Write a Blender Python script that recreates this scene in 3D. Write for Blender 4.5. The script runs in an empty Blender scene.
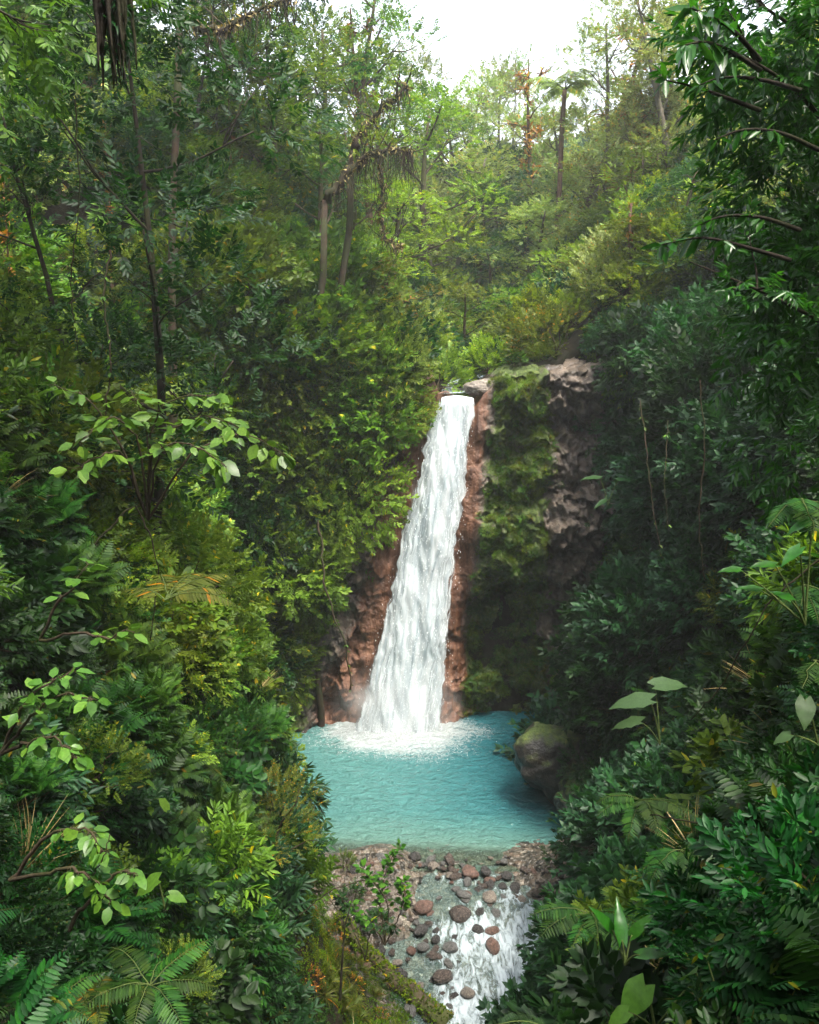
import bpy, math, random
import numpy as np
from mathutils import Vector, Matrix, Euler
from mathutils.bvhtree import BVHTree

R = np.random.default_rng(11)
random.seed(11)
scene = bpy.context.scene
C = scene.collection
PI = math.pi

# ------------------------------------------------------------------ camera
F, PITCH, CAMZ = 850.0, math.radians(11.4), 15.0
cp, sp = math.cos(PITCH), math.sin(PITCH)
cam_d = bpy.data.cameras.new('camera')
cam = bpy.data.objects.new('camera', cam_d); C.objects.link(cam)
cam.location = (0, 0, CAMZ)
cam.rotation_euler = (PI/2 - PITCH, 0, 0)
cam_d.sensor_fit = 'VERTICAL'; cam_d.sensor_height = 24; cam_d.lens = F/1024*24
cam_d.clip_end = 2000; cam_d.clip_start = 0.05
scene.camera = cam

def ray(px, py):
    a = (px-409.5)/F; b = (py-512)/F
    return Vector((a, cp - b*sp, -(b*cp + sp)))
def at(px, py, t):
    return Vector((0, 0, CAMZ)) + ray(px, py)*t
def project(p):
    """world points (n,3) -> px, py, depth"""
    p = np.asarray(p, float).reshape(-1, 3)
    x = p[:, 0]; y = p[:, 1]; z = p[:, 2]-CAMZ
    d = y*cp - z*sp
    v = -(y*sp + z*cp)
    dd = np.where(np.abs(d) < 1e-6, 1e-6, d)
    return 409.5+F*x/dd, 512+F*v/dd, d

# ------------------------------------------------------------------ noise
def _h(i, j, k, s):
    n = (i*374761393 + j*668265263 + k*1274126177 + s*974711) & 0xffffffff
    n = ((n ^ (n >> 13))*1274126177) & 0xffffffff
    n = n ^ (n >> 16)
    return (n & 0xffffff)/float(0xffffff)
def vnoise(p, s=0):
    p = np.asarray(p, float)
    i = np.floor(p).astype(np.int64); f = p-i; u = f*f*(3-2*f)
    r = 0
    for a in (0, 1):
        for b in (0, 1):
            for c in (0, 1):
                w = (u[:, 0] if a else 1-u[:, 0])*(u[:, 1] if b else 1-u[:, 1])*(u[:, 2] if c else 1-u[:, 2])
                r = r + w*_h(i[:, 0]+a, i[:, 1]+b, i[:, 2]+c, s)
    return r*2-1
def fbm(p, sc=1.0, o=4, s=0, g=0.5):
    p = np.asarray(p, float)*sc
    r = 0; a = 1; t = 0
    for k in range(o):
        r = r + a*vnoise(p, s+k*17); t += a; a *= g; p = p*2.03+11.3
    return r/t
def cells(p, sc, s=0):
    """worley: distance to nearest, second-nearest, id value"""
    p = np.asarray(p, float)*sc
    i = np.floor(p).astype(np.int64)
    d1 = np.full(len(p), 9.); d2 = d1.copy(); idv = np.zeros(len(p))
    for a in (-1, 0, 1):
        for b in (-1, 0, 1):
            for c in (-1, 0, 1):
                q = i+np.array([a, b, c])
                o = np.stack([_h(q[:, 0], q[:, 1], q[:, 2], s+m) for m in (1, 2, 3)], 1)
                d = np.linalg.norm(q+o-p, axis=1)
                v = _h(q[:, 0], q[:, 1], q[:, 2], s+7)
                m = d < d1
                d2 = np.where(m, d1, np.minimum(d2, d))
                idv = np.where(m, v, idv); d1 = np.where(m, d, d1)
    return d1, d2, idv
def sstep(a, b, x):
    t = np.clip((x-a)/(b-a), 0, 1)
    return t*t*(3-2*t)

# ------------------------------------------------------------------ mesh helpers
class MB:
    def __init__(s): s.v = []; s.f = []; s.n = 0; s.fm = []
    def add(s, v, f, m=0):
        v = np.asarray(v, np.float32).reshape(-1, 3)
        s.v.append(v); 
        if isinstance(f, np.ndarray): f = [f]
        for q in f:
            q = np.asarray(q, np.int64); s.f.append(q+s.n); s.fm.append(np.full(len(q), m))
        s.n += len(v)
    def mesh(s, name, mats, smooth=False):
        me = bpy.data.meshes.new(name)
        v = np.concatenate(s.v)
        tot = [q.shape[1] for q in s.f for _ in range(len(q))]
        tot = np.concatenate([np.full(len(q), q.shape[1]) for q in s.f])
        li = np.concatenate([q.ravel() for q in s.f])
        me.vertices.add(len(v)); me.vertices.foreach_set('co', v.ravel())
        me.loops.add(len(li)); me.loops.foreach_set('vertex_index', li.astype(np.int32))
        me.polygons.add(len(tot))
        st = np.concatenate([[0], np.cumsum(tot)[:-1]])
        me.polygons.foreach_set('loop_start', st.astype(np.int32))
        me.polygons.foreach_set('loop_total', tot.astype(np.int32))
        me.polygons.foreach_set('material_index', np.concatenate(s.fm).astype(np.int32))
        if smooth: me.polygons.foreach_set('use_smooth', np.ones(len(tot), bool))
        me.update(calc_edges=True)
        for m in (mats if isinstance(mats, (list, tuple)) else [mats]): me.materials.append(m)
        return me

def ob(name, me, parent=None, loc=None, kind=None, label=None, cat=None, group=None):
    o = bpy.data.objects.new(name, me); C.objects.link(o)
    if loc is not None: o.location = loc
    if parent: o.parent = parent
    if kind: o['kind'] = kind
    if label: o['label'] = label
    if cat: o['category'] = cat
    if group: o['group'] = group
    return o

def grid_faces(nu, nv):
    a = np.arange((nu)*(nv)).reshape(nu, nv)
    return np.stack([a[:-1, :-1], a[1:, :-1], a[1:, 1:], a[:-1, 1:]], -1).reshape(-1, 4)

def set_attr(me, name, vals):
    at_ = me.attributes.new(name, 'FLOAT', 'POINT'); at_.data.foreach_set('value', np.asarray(vals, np.float32))

def tube(mb, pts, rad, sides=5, m=0, bump=0):
    pts = np.asarray(pts, float); n = len(pts)
    rad = np.broadcast_to(np.asarray(rad, float), (n,))
    tan = np.gradient(pts, axis=0); tan /= np.linalg.norm(tan, axis=1)[:, None]+1e-9
    ref = np.array([0.31, 0.87, 0.2]) if abs(tan[0] @ np.array([.31, .87, .2])) < .85 else np.array([1., 0, 0])
    u = np.cross(tan, ref); u /= np.linalg.norm(u, axis=1)[:, None]+1e-9
    w = np.cross(tan, u)
    an = np.arange(sides)*2*PI/sides
    rr = rad[:, None]*(1+(R.uniform(-bump, bump, (n, sides)) if bump else 0)*np.ones((n, sides)))
    v = pts[:, None, :]+rr[..., None]*(np.cos(an)[None, :, None]*u[:, None, :]+np.sin(an)[None, :, None]*w[:, None, :])
    a = np.arange(n*sides).reshape(n, sides); b = np.roll(a, -1, 1)
    f = np.stack([a[:-1], b[:-1], b[1:], a[1:]], -1).reshape(-1, 4)
    tip = np.stack([np.full(sides-2, a[-1, 0]), a[-1, 1:-1], a[-1, 2:]], 1)
    mb.add(v.reshape(-1, 3), [f, tip], m)

def curve(p0, d, L, n=6, bend=0.2, up=0.0, rng=None):
    rng = rng or R
    p = np.array(p0, float); d = np.array(d, float); d /= np.linalg.norm(d)
    out = [p.copy()]
    for i in range(n):
        d = d+rng.normal(0, bend, 3)*.5+np.array([0, 0, up])
        d /= np.linalg.norm(d)
        p = p+d*L/n; out.append(p.copy())
    return np.array(out)

# leaf templates: along +Y, face up +Z, length 1
def leaf8(w=.45, droop=.18, fold=.10, base=.0):
    h = w/2
    v = [(0, 0, 0), (-h*.85, .28, .02), (h*.85, .28, .02), (0, .3, -fold*.6), (-h*.8, .66, -.01-droop*.35), (h*.8, .66, -.01-droop*.35), (0, .68, -fold*.6-droop*.4), (0, 1, -droop)]
    t = [(0, 3, 1), (0, 2, 3), (4, 6, 7), (6, 5, 7)]; q = [(1, 3, 6, 4), (3, 2, 5, 6)]
    return np.array(v, float), [np.array(t), np.array(q)]
def leaf4(w=.45, droop=.1, fold=.06):
    h = w/2
    v = [(0, 0, 0), (h, .42, fold), (-h, .42, fold), (0, 1, -droop)]
    return np.array(v, float), [np.array([(0, 1, 3), (0, 3, 2)])]
def merge(parts):
    v = []; fs = {}; n = 0
    for pv, pf in parts:
        v.append(pv)
        for q in pf: fs.setdefault(q.shape[1], []).append(q+n)
        n += len(pv)
    return np.concatenate(v), [np.concatenate(x) for x in fs.values()]
def frames(d, up, roll=None):
    """d,up (n,3) -> matrices with columns x,y=d,z"""
    d = d/(np.linalg.norm(d, axis=1)[:, None]+1e-9)
    x = np.cross(d, up); x /= np.linalg.norm(x, axis=1)[:, None]+1e-9
    z = np.cross(x, d)
    if roll is not None:
        c, s = np.cos(roll)[:, None], np.sin(roll)[:, None]
        x, z = x*c+z*s, z*c-x*s
    return np.stack([x, d, z], 2)
def xf(tmpl, M, pos, sc):
    """stamp a template at n frames -> one (verts, faces) pair"""
    tv, tf = tmpl; n = len(pos)
    v = np.einsum('nij,kj->nki', M, tv)*np.asarray(sc, float).reshape(-1, 1, 1)+pos[:, None, :]
    off = np.arange(n)*len(tv)
    return v.reshape(-1, 3), [(q[None]+off[:, None, None]).reshape(-1, q.shape[1]) for q in tf]
def stamp(mb, tmpls, pos, d, up, sc, m=0, roll=.35):
    n = len(pos); k = R.integers(0, len(tmpls), n)
    M = frames(d, up, R.normal(0, roll, n))
    sc = np.broadcast_to(np.asarray(sc, float), (n,))
    for j, t in enumerate(tmpls):
        s = k == j
        if s.any():
            v, f = xf(t, M[s], pos[s], sc[s]); mb.add(v, f, m)

def spray(nl=9, L=.34, leaf=.1, lt=None, spread=55, whorl=3, bend=.25, up=0.0, both=True):
    """twig along +Y with leaves either side"""
    lt = lt or leaf4()
    pts = curve((0, 0, 0), (0, 1, 0), L, 5, bend*.4, up)
    P = []; D = []; U = []; S = []
    for i in range(nl):
        t = .25+.75*i/(nl-1)
        j = min(int(t*5), 4); q = pts[j]+(pts[j+1]-pts[j])*(t*5-j)
        dv = pts[j+1]-pts[j]; dv = dv/np.linalg.norm(dv)
        s = 1 if i % 2 else -1
        a = math.radians(spread+R.normal(0, 12))*s
        side = np.array([math.sin(a), math.cos(a), 0])
        dd = side+dv*.2+np.array([0, 0, R.normal(-.05, .2)])
        P.append(q); D.append(dd); U.append([R.normal(0, .25), R.normal(0, .25), 1]); S.append(leaf*R.uniform(.75, 1.2)*(1-.35*max(0, t-.6)))
    for w in range(whorl):
        a = R.uniform(0, 2*PI); e = R.uniform(.3, 1.0)
        P.append(pts[-1]); D.append([math.sin(a)*e, 1, math.cos(a)*e*.6]); U.append([0, R.normal(0, .4), 1]); S.append(leaf*R.uniform(.7, 1))
    M = frames(np.array(D), np.array(U, float))
    return xf(lt, M, np.array(P), S)
def rosette(n=9, leaf=.2, lt=None, open_=60):
    lt = lt or leaf8(.32)
    a = np.arange(n)*2.4+R.uniform(0, 6); e = np.radians(open_+R.normal(0, 14, n))
    D = np.stack([np.cos(a)*np.sin(e), np.cos(e)*.9+.05*0, np.sin(a)*np.sin(e)], 1)
    U = np.stack([np.cos(a)*-.5, np.ones(n), np.sin(a)*-.5], 1)
    return xf(lt, frames(D, U), np.zeros((n, 3)), leaf*R.uniform(.7, 1.15, n))

def frond(L=1., npin=16, pw=.26, droop=.9, bip=False, rise=.5, lt=None):
    """fern frond from origin along +Y, arching; returns (leaf part, stem pts)"""
    t = np.linspace(0, 1, 12)
    ang = math.radians(90*rise)-t*droop*1.5
    dy = np.cos(ang); dz = np.sin(ang)
    y = np.concatenate([[0], np.cumsum((dy[1:]+dy[:-1])/2)])*L/11; z = np.concatenate([[0], np.cumsum((dz[1:]+dz[:-1])/2)])*L/11
    x = np.cumsum(R.normal(0, .01, 12))*L
    pts = np.stack([x, y, z], 1)
    P = []; D = []; U = []; S = []
    for i in range(npin):
        s = .16+.82*i/(npin-1); j = min(int(s*11), 10); q = pts[j]+(pts[j+1]-pts[j])*(s*11-j)
        dv = pts[j+1]-pts[j]; dv = dv/np.linalg.norm(dv); nrm = np.cross([1, 0, 0], dv)
        ln = pw*L*math.sin(PI*min(1, (s*.86+.12)))**.75*(1.05-.3*s)
        for sd in (-1, 1):
            P.append(q); D.append(np.array([sd, 0, 0])+dv*.42-np.array([0, 0, .18+R.normal(0, .06)])); U.append(nrm); S.append(max(ln, .03*L)*R.uniform(.92, 1.08))
    if bip:
        parts = []
        k = 11
        for i in range(k):
            u = .06+.92*i/(k-1)
            l = .085*math.sin(PI*(u*.75+.2))+.02
            tv, tf = leaf4(.5, .03, .0)
            for sd in (-1, 1):
                M = frames(np.array([[sd, .45, -.05]], float), np.array([[0, 0, 1.]]))
                parts.append(xf((tv, tf), M, np.array([[0, u, -.12*u*u]]), [l]))
        tip = xf(leaf4(.3, 0, 0), frames(np.array([[0, 1., -.2]]), np.array([[0, 0, 1.]])), np.array([[0, .95, -.11]]), [.1])
        pin = merge(parts+[tip])
    else:
        pin = lt or leaf8(.2, .12, .03)
    return xf(pin, frames(np.array(D), np.array(U, float)), np.array(P), S), pts
# ------------------------------------------------------------------ materials
def nt(name):
    m = bpy.data.materials.new(name); m.use_nodes = True
    n = m.node_tree.nodes; n.clear()
    return m, n, m.node_tree.links
def N(n, typ, **kw):
    o = n.new(typ)
    for k, v in kw.items():
        if k in o.inputs.keys() and not hasattr(o, k): o.inputs[k].default_value = v
        elif hasattr(o, k): setattr(o, k, v)
        else: o.inputs[k].default_value = v
    return o
def ramp(n, stops, interp='LINEAR'):
    r = n.new('ShaderNodeValToRGB'); r.color_ramp.interpolation = interp
    e = r.color_ramp.elements
    while len(e) < len(stops): e.new(.5)
    for i, (p, c) in enumerate(stops):
        e[i].position = p; e[i].color = (*c, 1)
    return r
def mix(n, l, fac, a, b, blend='MIX'):
    m = n.new('ShaderNodeMix'); m.data_type = 'RGBA'; m.blend_type = blend
    for s, v in ((0, fac), (6, a), (7, b)):
        if hasattr(v, 'links'): l.new(v, m.inputs[s])
        else: m.inputs[s].default_value = v if s == 0 else (*v, 1)
    return m.outputs[2]
def math_(n, l, op, a, b=None, clamp=False):
    m = n.new('ShaderNodeMath'); m.operation = op; m.use_clamp = clamp
    for i, v in enumerate((a, b)):
        if v is None: continue
        if hasattr(v, 'links'): l.new(v, m.inputs[i])
        else: m.inputs[i].default_value = v
    return m.outputs[0]

def leaf_mat(name, base, alt, odd=None, oddp=.03, k=1.0, trans=.38, rough=.5, spec=.22, patch=.12, amt=1.0):
    m, n, l = nt(name)
    g = n.new('ShaderNodeNewGeometry'); oi = n.new('ShaderNodeObjectInfo')
    stops = [(0, tuple(c*.62 for c in base)), (.45, base), (1-oddp-.02, alt)]
    if odd: stops += [(1-oddp, odd)]
    stops = [(q, tuple(v*(1.75, 1.5, 1.15)[i]*k for i, v in enumerate(c))) for q, c in stops]
    r = ramp(n, stops); l.new(g.outputs['Random Per Island'], r.inputs[0])
    no = N(n, 'ShaderNodeTexNoise', Scale=patch, Detail=2.0); l.new(g.outputs['Position'], no.inputs['Vector'])
    hs = n.new('ShaderNodeHueSaturation'); l.new(r.outputs[0], hs.inputs['Color'])
    # plant-to-plant and patch-to-patch differences of leaf colour
    hue = math_(n, l, 'MULTIPLY_ADD', no.outputs[0], -.08*amt); n[-1].inputs[2].default_value = .515+.045*amt
    hue2 = math_(n, l, 'MULTIPLY_ADD', oi.outputs['Random'], .045*amt); n[-1].inputs[2].default_value = -.022*amt
    h = math_(n, l, 'ADD', hue, hue2); l.new(h, hs.inputs['Hue'])
    v = math_(n, l, 'MULTIPLY_ADD', oi.outputs['Random'], .7*amt); n[-1].inputs[2].default_value = 1-.35*amt
    v2 = math_(n, l, 'MULTIPLY_ADD', no.outputs[0], 1.2*amt); n[-1].inputs[2].default_value = 1-.6*amt
    fn = N(n, 'ShaderNodeTexNoise', Scale=38.0, Detail=3.0); l.new(g.outputs['Position'], fn.inputs['Vector'])
    v3 = math_(n, l, 'MULTIPLY_ADD', fn.outputs[0], 1.1); n[-1].inputs[2].default_value = .45
    l.new(math_(n, l, 'MULTIPLY', math_(n, l, 'MULTIPLY', v, v2), v3), hs.inputs['Value'])
    hs.inputs['Saturation'].default_value = 1.1
    p = N(n, 'ShaderNodeBsdfPrincipled', Roughness=rough); p.inputs['Specular IOR Level'].default_value = spec
    l.new(hs.outputs[0], p.inputs['Base Color'])
    t = n.new('ShaderNodeBsdfTranslucent')
    l.new(mix(n, l, 1.0, hs.outputs[0], (1.3, 1.3, .6), 'MULTIPLY'), t.inputs['Color'])
    ms = N(n, 'ShaderNodeMixShader'); ms.inputs[0].default_value = trans
    l.new(p.outputs[0], ms.inputs[1]); l.new(t.outputs[0], ms.inputs[2])
    o = n.new('ShaderNodeOutputMaterial'); l.new(ms.outputs[0], o.inputs[0])
    return m

LM = {}
LM['mid'] = leaf_mat('leaf_mid_green', (.045, .085, .018), (.075, .125, .025), (.20, .16, .03), .004)
LM['bright'] = leaf_mat('leaf_bright_green', (.070, .115, .026), (.10, .145, .036), (.26, .22, .04), .004, trans=.38, amt=.8)
LM['dark'] = leaf_mat('leaf_shade_dark_green', (.013, .040, .013), (.024, .064, .017), None, .008, k=.72, spec=.3)  # leaf colour lowered so foreground shade is part of it
LM['deep'] = leaf_mat('leaf_shade_deep_green', (.018, .052, .014), (.034, .085, .018), (.12, .10, .02), .008, k=.72, spec=.3)  # also darkened in colour to carry the shade of the near banks
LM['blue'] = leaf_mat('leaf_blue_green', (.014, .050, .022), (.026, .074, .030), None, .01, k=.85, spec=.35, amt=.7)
LM['olive'] = leaf_mat('leaf_olive', (.050, .068, .018), (.080, .092, .026), (.18, .09, .03), .04, amt=.6)
LM['fpale'] = leaf_mat('leaf_haze_pale_green', (.115, .165, .075), (.16, .215, .105), (.24, .15, .07), .02, trans=.42, amt=.7)  # far leaves lightened in colour to stand in for haze
LM['yellow'] = leaf_mat('leaf_yellow_green', (.088, .145, .026), (.13, .185, .036), (.24, .22, .05), .006, trans=.4, amt=.6)
LM['fern'] = leaf_mat('fern_green', (.035, .080, .020), (.058, .11, .027), None, .01, k=.7, trans=.35)
LM['dry'] = leaf_mat('leaf_dry_grey_brown', (.10, .085, .055), (.17, .145, .09), (.24, .2, .14), .1, trans=.15, amt=.4)
LM['rust'] = leaf_mat('leaf_rust_brown', (.13, .055, .03), (.20, .09, .045), (.28, .14, .06), .1, trans=.2, amt=.5)
LM['broad'] = leaf_mat('broad_leaf_green', (.055, .12, .030), (.09, .165, .04), None, .01, k=1.0, trans=.35, rough=.38, spec=.35, amt=.35)
LM['pale'] = leaf_mat('pale_leaf_green', (.045, .085, .045), (.06, .11, .055), None, .01, k=.6, trans=.3, rough=.45, amt=.2)
LM['gloss'] = leaf_mat('glossy_leaf_green', (.026, .085, .018), (.045, .12, .024), None, .01, k=.85, trans=.42, rough=.3, spec=.5, amt=.3)
LM['moss'] = leaf_mat('moss_green', (.045, .075, .012), (.085, .115, .018), (.14, .10, .03), .03, trans=.2, rough=.8, spec=.1, patch=.5)

def bark_mat(name, c1, c2, mossc=(.05, .065, .014), mossamt=.5, sc=6):
    m, n, l = nt(name)
    g = n.new('ShaderNodeNewGeometry')
    a = N(n, 'ShaderNodeTexNoise', Scale=sc, Detail=6.0, Roughness=.65); l.new(g.outputs['Position'], a.inputs['Vector'])
    b = N(n, 'ShaderNodeTexNoise', Scale=1.7, Detail=4.0); l.new(g.outputs['Position'], b.inputs['Vector'])
    c = ramp(n, [(.3, c1), (.7, c2)]); l.new(a.outputs[0], c.inputs[0])
    k = ramp(n, [(.5-mossamt*.2, (0, 0, 0)), (.62, (1, 1, 1))]); l.new(b.outputs[0], k.inputs[0])
    f = math_(n, l, 'MULTIPLY', k.outputs[0], min(1, mossamt*1.4))
    p = N(n, 'ShaderNodeBsdfPrincipled', Roughness=.85); p.inputs['Specular IOR Level'].default_value = .2
    l.new(mix(n, l, f, c.outputs[0], mossc), p.inputs['Base Color'])
    bp = N(n, 'ShaderNodeBump', Strength=.7, Distance=.03); l.new(a.outputs[0], bp.inputs['Height']); l.new(bp.outputs[0], p.inputs['Normal'])
    o = n.new('ShaderNodeOutputMaterial'); l.new(p.outputs[0], o.inputs[0])
    return m
BARK = bark_mat('bark_mossy_brown', (.025, .017, .011), (.075, .052, .036))
BARK_P = bark_mat('bark_pale', (.055, .046, .036), (.14, .12, .09), mossamt=.3)
BARK_R = bark_mat('bark_reddish', (.048, .025, .016), (.12, .068, .045), mossamt=.3)
BARK_D = bark_mat('bark_dark_wet', (.012, .010, .008), (.04, .03, .022), mossamt=.2)
TWIG = bark_mat('twig_brown', (.03, .02, .013), (.075, .053, .033), mossamt=.3, sc=20)
STEMG = bark_mat('stem_green', (.05, .08, .02), (.09, .12, .03), mossamt=.1, sc=20)

def soil_mat():
    m, n, l = nt('forest_floor')
    g = n.new('ShaderNodeNewGeometry')
    a = N(n, 'ShaderNodeTexNoise', Scale=2.3, Detail=8.0, Roughness=.7); l.new(g.outputs['Position'], a.inputs['Vector'])
    b = N(n, 'ShaderNodeTexVoronoi', Scale=9.0); l.new(g.outputs['Position'], b.inputs['Vector'])
    c = ramp(n, [(.25, (.008, .006, .004)), (.45, (.020, .016, .009)), (.6, (.016, .020, .008)), (.8, (.034, .034, .014))]); l.new(a.outputs[0], c.inputs[0])
    d = ramp(n, [(.0, (.5, .45, .4)), (1, (1.1, 1, .9))]); l.new(b.outputs['Color'], d.inputs[0])
    p = N(n, 'ShaderNodeBsdfPrincipled', Roughness=.9); p.inputs['Specular IOR Level'].default_value = .2
    l.new(mix(n, l, 1.0, c.outputs[0], d.outputs[0], 'MULTIPLY'), p.inputs['Base Color'])
    bp = N(n, 'ShaderNodeBump', Strength=1.0, Distance=.12); l.new(a.outputs[0], bp.inputs['Height']); l.new(bp.outputs[0], p.inputs['Normal'])
    o = n.new('ShaderNodeOutputMaterial'); l.new(p.outputs[0], o.inputs[0])
    return m
SOIL = soil_mat()

def rock_mat(name, use_attr=True, dark=(.030, .022, .018), mid=(.11, .075, .058), pale=(.26, .19, .15), moss=.5, wet=.35, sc=1.0, coord='Position', mossthr=.45):
    """attributes: 'orange' (mineral stain), 'moss'"""
    m, n, l = nt(name)
    g = n.new('ShaderNodeNewGeometry')
    if coord == 'Object':
        tc = n.new('ShaderNodeTexCoord'); vec = tc.outputs['Object']
    else: vec = g.outputs['Position']
    a = N(n, 'ShaderNodeTexNoise', Scale=1.6*sc, Detail=9.0, Roughness=.68); l.new(vec, a.inputs['Vector'])
    b = N(n, 'ShaderNodeTexVoronoi', Scale=3.2*sc); l.new(vec, b.inputs['Vector'])
    s = N(n, 'ShaderNodeTexNoise', Scale=11*sc, Detail=6.0, Roughness=.6); l.new(vec, s.inputs['Vector'])
    c = ramp(n, [(.28, dark), (.5, mid), (.75, pale)]); l.new(a.outputs[0], c.inputs[0])
    bsep = n.new('ShaderNodeSeparateColor'); l.new(b.outputs['Color'], bsep.inputs[0]); col = mix(n, l, .5, c.outputs[0], bsep.outputs[0], 'OVERLAY')
    hs = n.new('ShaderNodeHueSaturation'); l.new(col, hs.inputs['Color']); hs.inputs['Saturation'].default_value = .8
    col = hs.outputs[0]
    if use_attr:
        ao = N(n, 'ShaderNodeAttribute', attribute_name='orange'); am = N(n, 'ShaderNodeAttribute', attribute_name='moss')
        oc = ramp(n, [(.3, (.05, .022, .012)), (.5, (.13, .056, .030)), (.62, (.19, .090, .050)), (.8, (.28, .18, .13))])
        # vertical runs of mineral stain
        mp = n.new('ShaderNodeMapping'); mp.inputs['Scale'].default_value = (5.5, 5.5, .9); l.new(vec, mp.inputs[0])
        vs = N(n, 'ShaderNodeTexNoise', Scale=1.0, Detail=6.0, Roughness=.6); l.new(mp.outputs[0], vs.inputs['Vector'])
        l.new(vs.outputs[0], oc.inputs[0])
        f = math_(n, l, 'ADD', ao.outputs['Fac'], math_(n, l, 'MULTIPLY', math_(n, l, 'SUBTRACT', s.outputs[0], .5), .9))
        rr = ramp(n, [(.35, (0, 0, 0)), (.6, (1, 1, 1))]); l.new(f, rr.inputs[0])
        col = mix(n, l, rr.outputs[0], col, oc.outputs[0])
        f = math_(n, l, 'ADD', am.outputs['Fac'], math_(n, l, 'MULTIPLY', math_(n, l, 'SUBTRACT', a.outputs[0], .5), 1.8))
    else:
        nz = n.new('ShaderNodeSeparateXYZ'); l.new(g.outputs['Normal'], nz.inputs[0])
        f = math_(n, l, 'ADD', math_(n, l, 'MULTIPLY', nz.outputs[2], .35), math_(n, l, 'MULTIPLY', a.outputs[0], 1.0))
        f = math_(n, l, 'ADD', f, moss-.9+.35)
    mr = ramp(n, [(mossthr, (0, 0, 0)), (mossthr+.17, (1, 1, 1))]); l.new(f, mr.inputs[0])
    mc = ramp(n, [(.3, (.022, .044, .010)), (.55, (.066, .098, .016)), (.75, (.14, .145, .028))]); l.new(s.outputs[0], mc.inputs[0])
    col = mix(n, l, mr.outputs[0], col, mc.outputs[0])
    p = n.new('ShaderNodeBsdfPrincipled'); p.inputs['Specular IOR Level'].default_value = .5
    l.new(col, p.inputs['Base Color'])
    ro = math_(n, l, 'MULTIPLY_ADD', mr.outputs[0], .5); n[-1].inputs[2].default_value = wet
    l.new(ro, p.inputs['Roughness'])
    hsum = math_(n, l, 'ADD', a.outputs[0], math_(n, l, 'MULTIPLY', s.outputs[0], .5))
    bp = N(n, 'ShaderNodeBump', Strength=.9, Distance=.15/sc); l.new(hsum, bp.inputs['Height']); l.new(bp.outputs[0], p.inputs['Normal'])
    o = n.new('ShaderNodeOutputMaterial'); l.new(p.outputs[0], o.inputs[0])
    return m
CLIFF = rock_mat('cliff_rock', True, (.014, .011, .007), (.082, .056, .036), (.155, .115, .078))
ROCKM = {
 'brown': rock_mat('stone_brown', False, (.018, .012, .009), (.055, .037, .028), (.12, .09, .07), moss=-.3, wet=.25, sc=3, coord='Object'),
 'red': rock_mat('stone_red', False, (.04, .018, .012), (.105, .048, .030), (.18, .11, .08), moss=-.3, wet=.3, sc=3, coord='Object'),
 'grey': rock_mat('stone_grey', False, (.03, .03, .028), (.085, .083, .077), (.17, .165, .155), moss=-.3, wet=.35, sc=3, coord='Object'),
 'dark': rock_mat('stone_dark', False, (.012, .011, .011), (.035, .032, .030), (.08, .07, .065), moss=-.3, wet=.22, sc=3, coord='Object'),
 'tan': rock_mat('stone_tan', False, (.06, .048, .035), (.15, .12, .092), (.26, .22, .18), moss=-.3, wet=.4, sc=3, coord='Object'),
 'mossy': rock_mat('stone_mossy', False, (.005, .004, .003), (.016, .012, .009), (.055, .030, .013), moss=.36, wet=.35, sc=1.3, coord='Object'),
}

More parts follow.
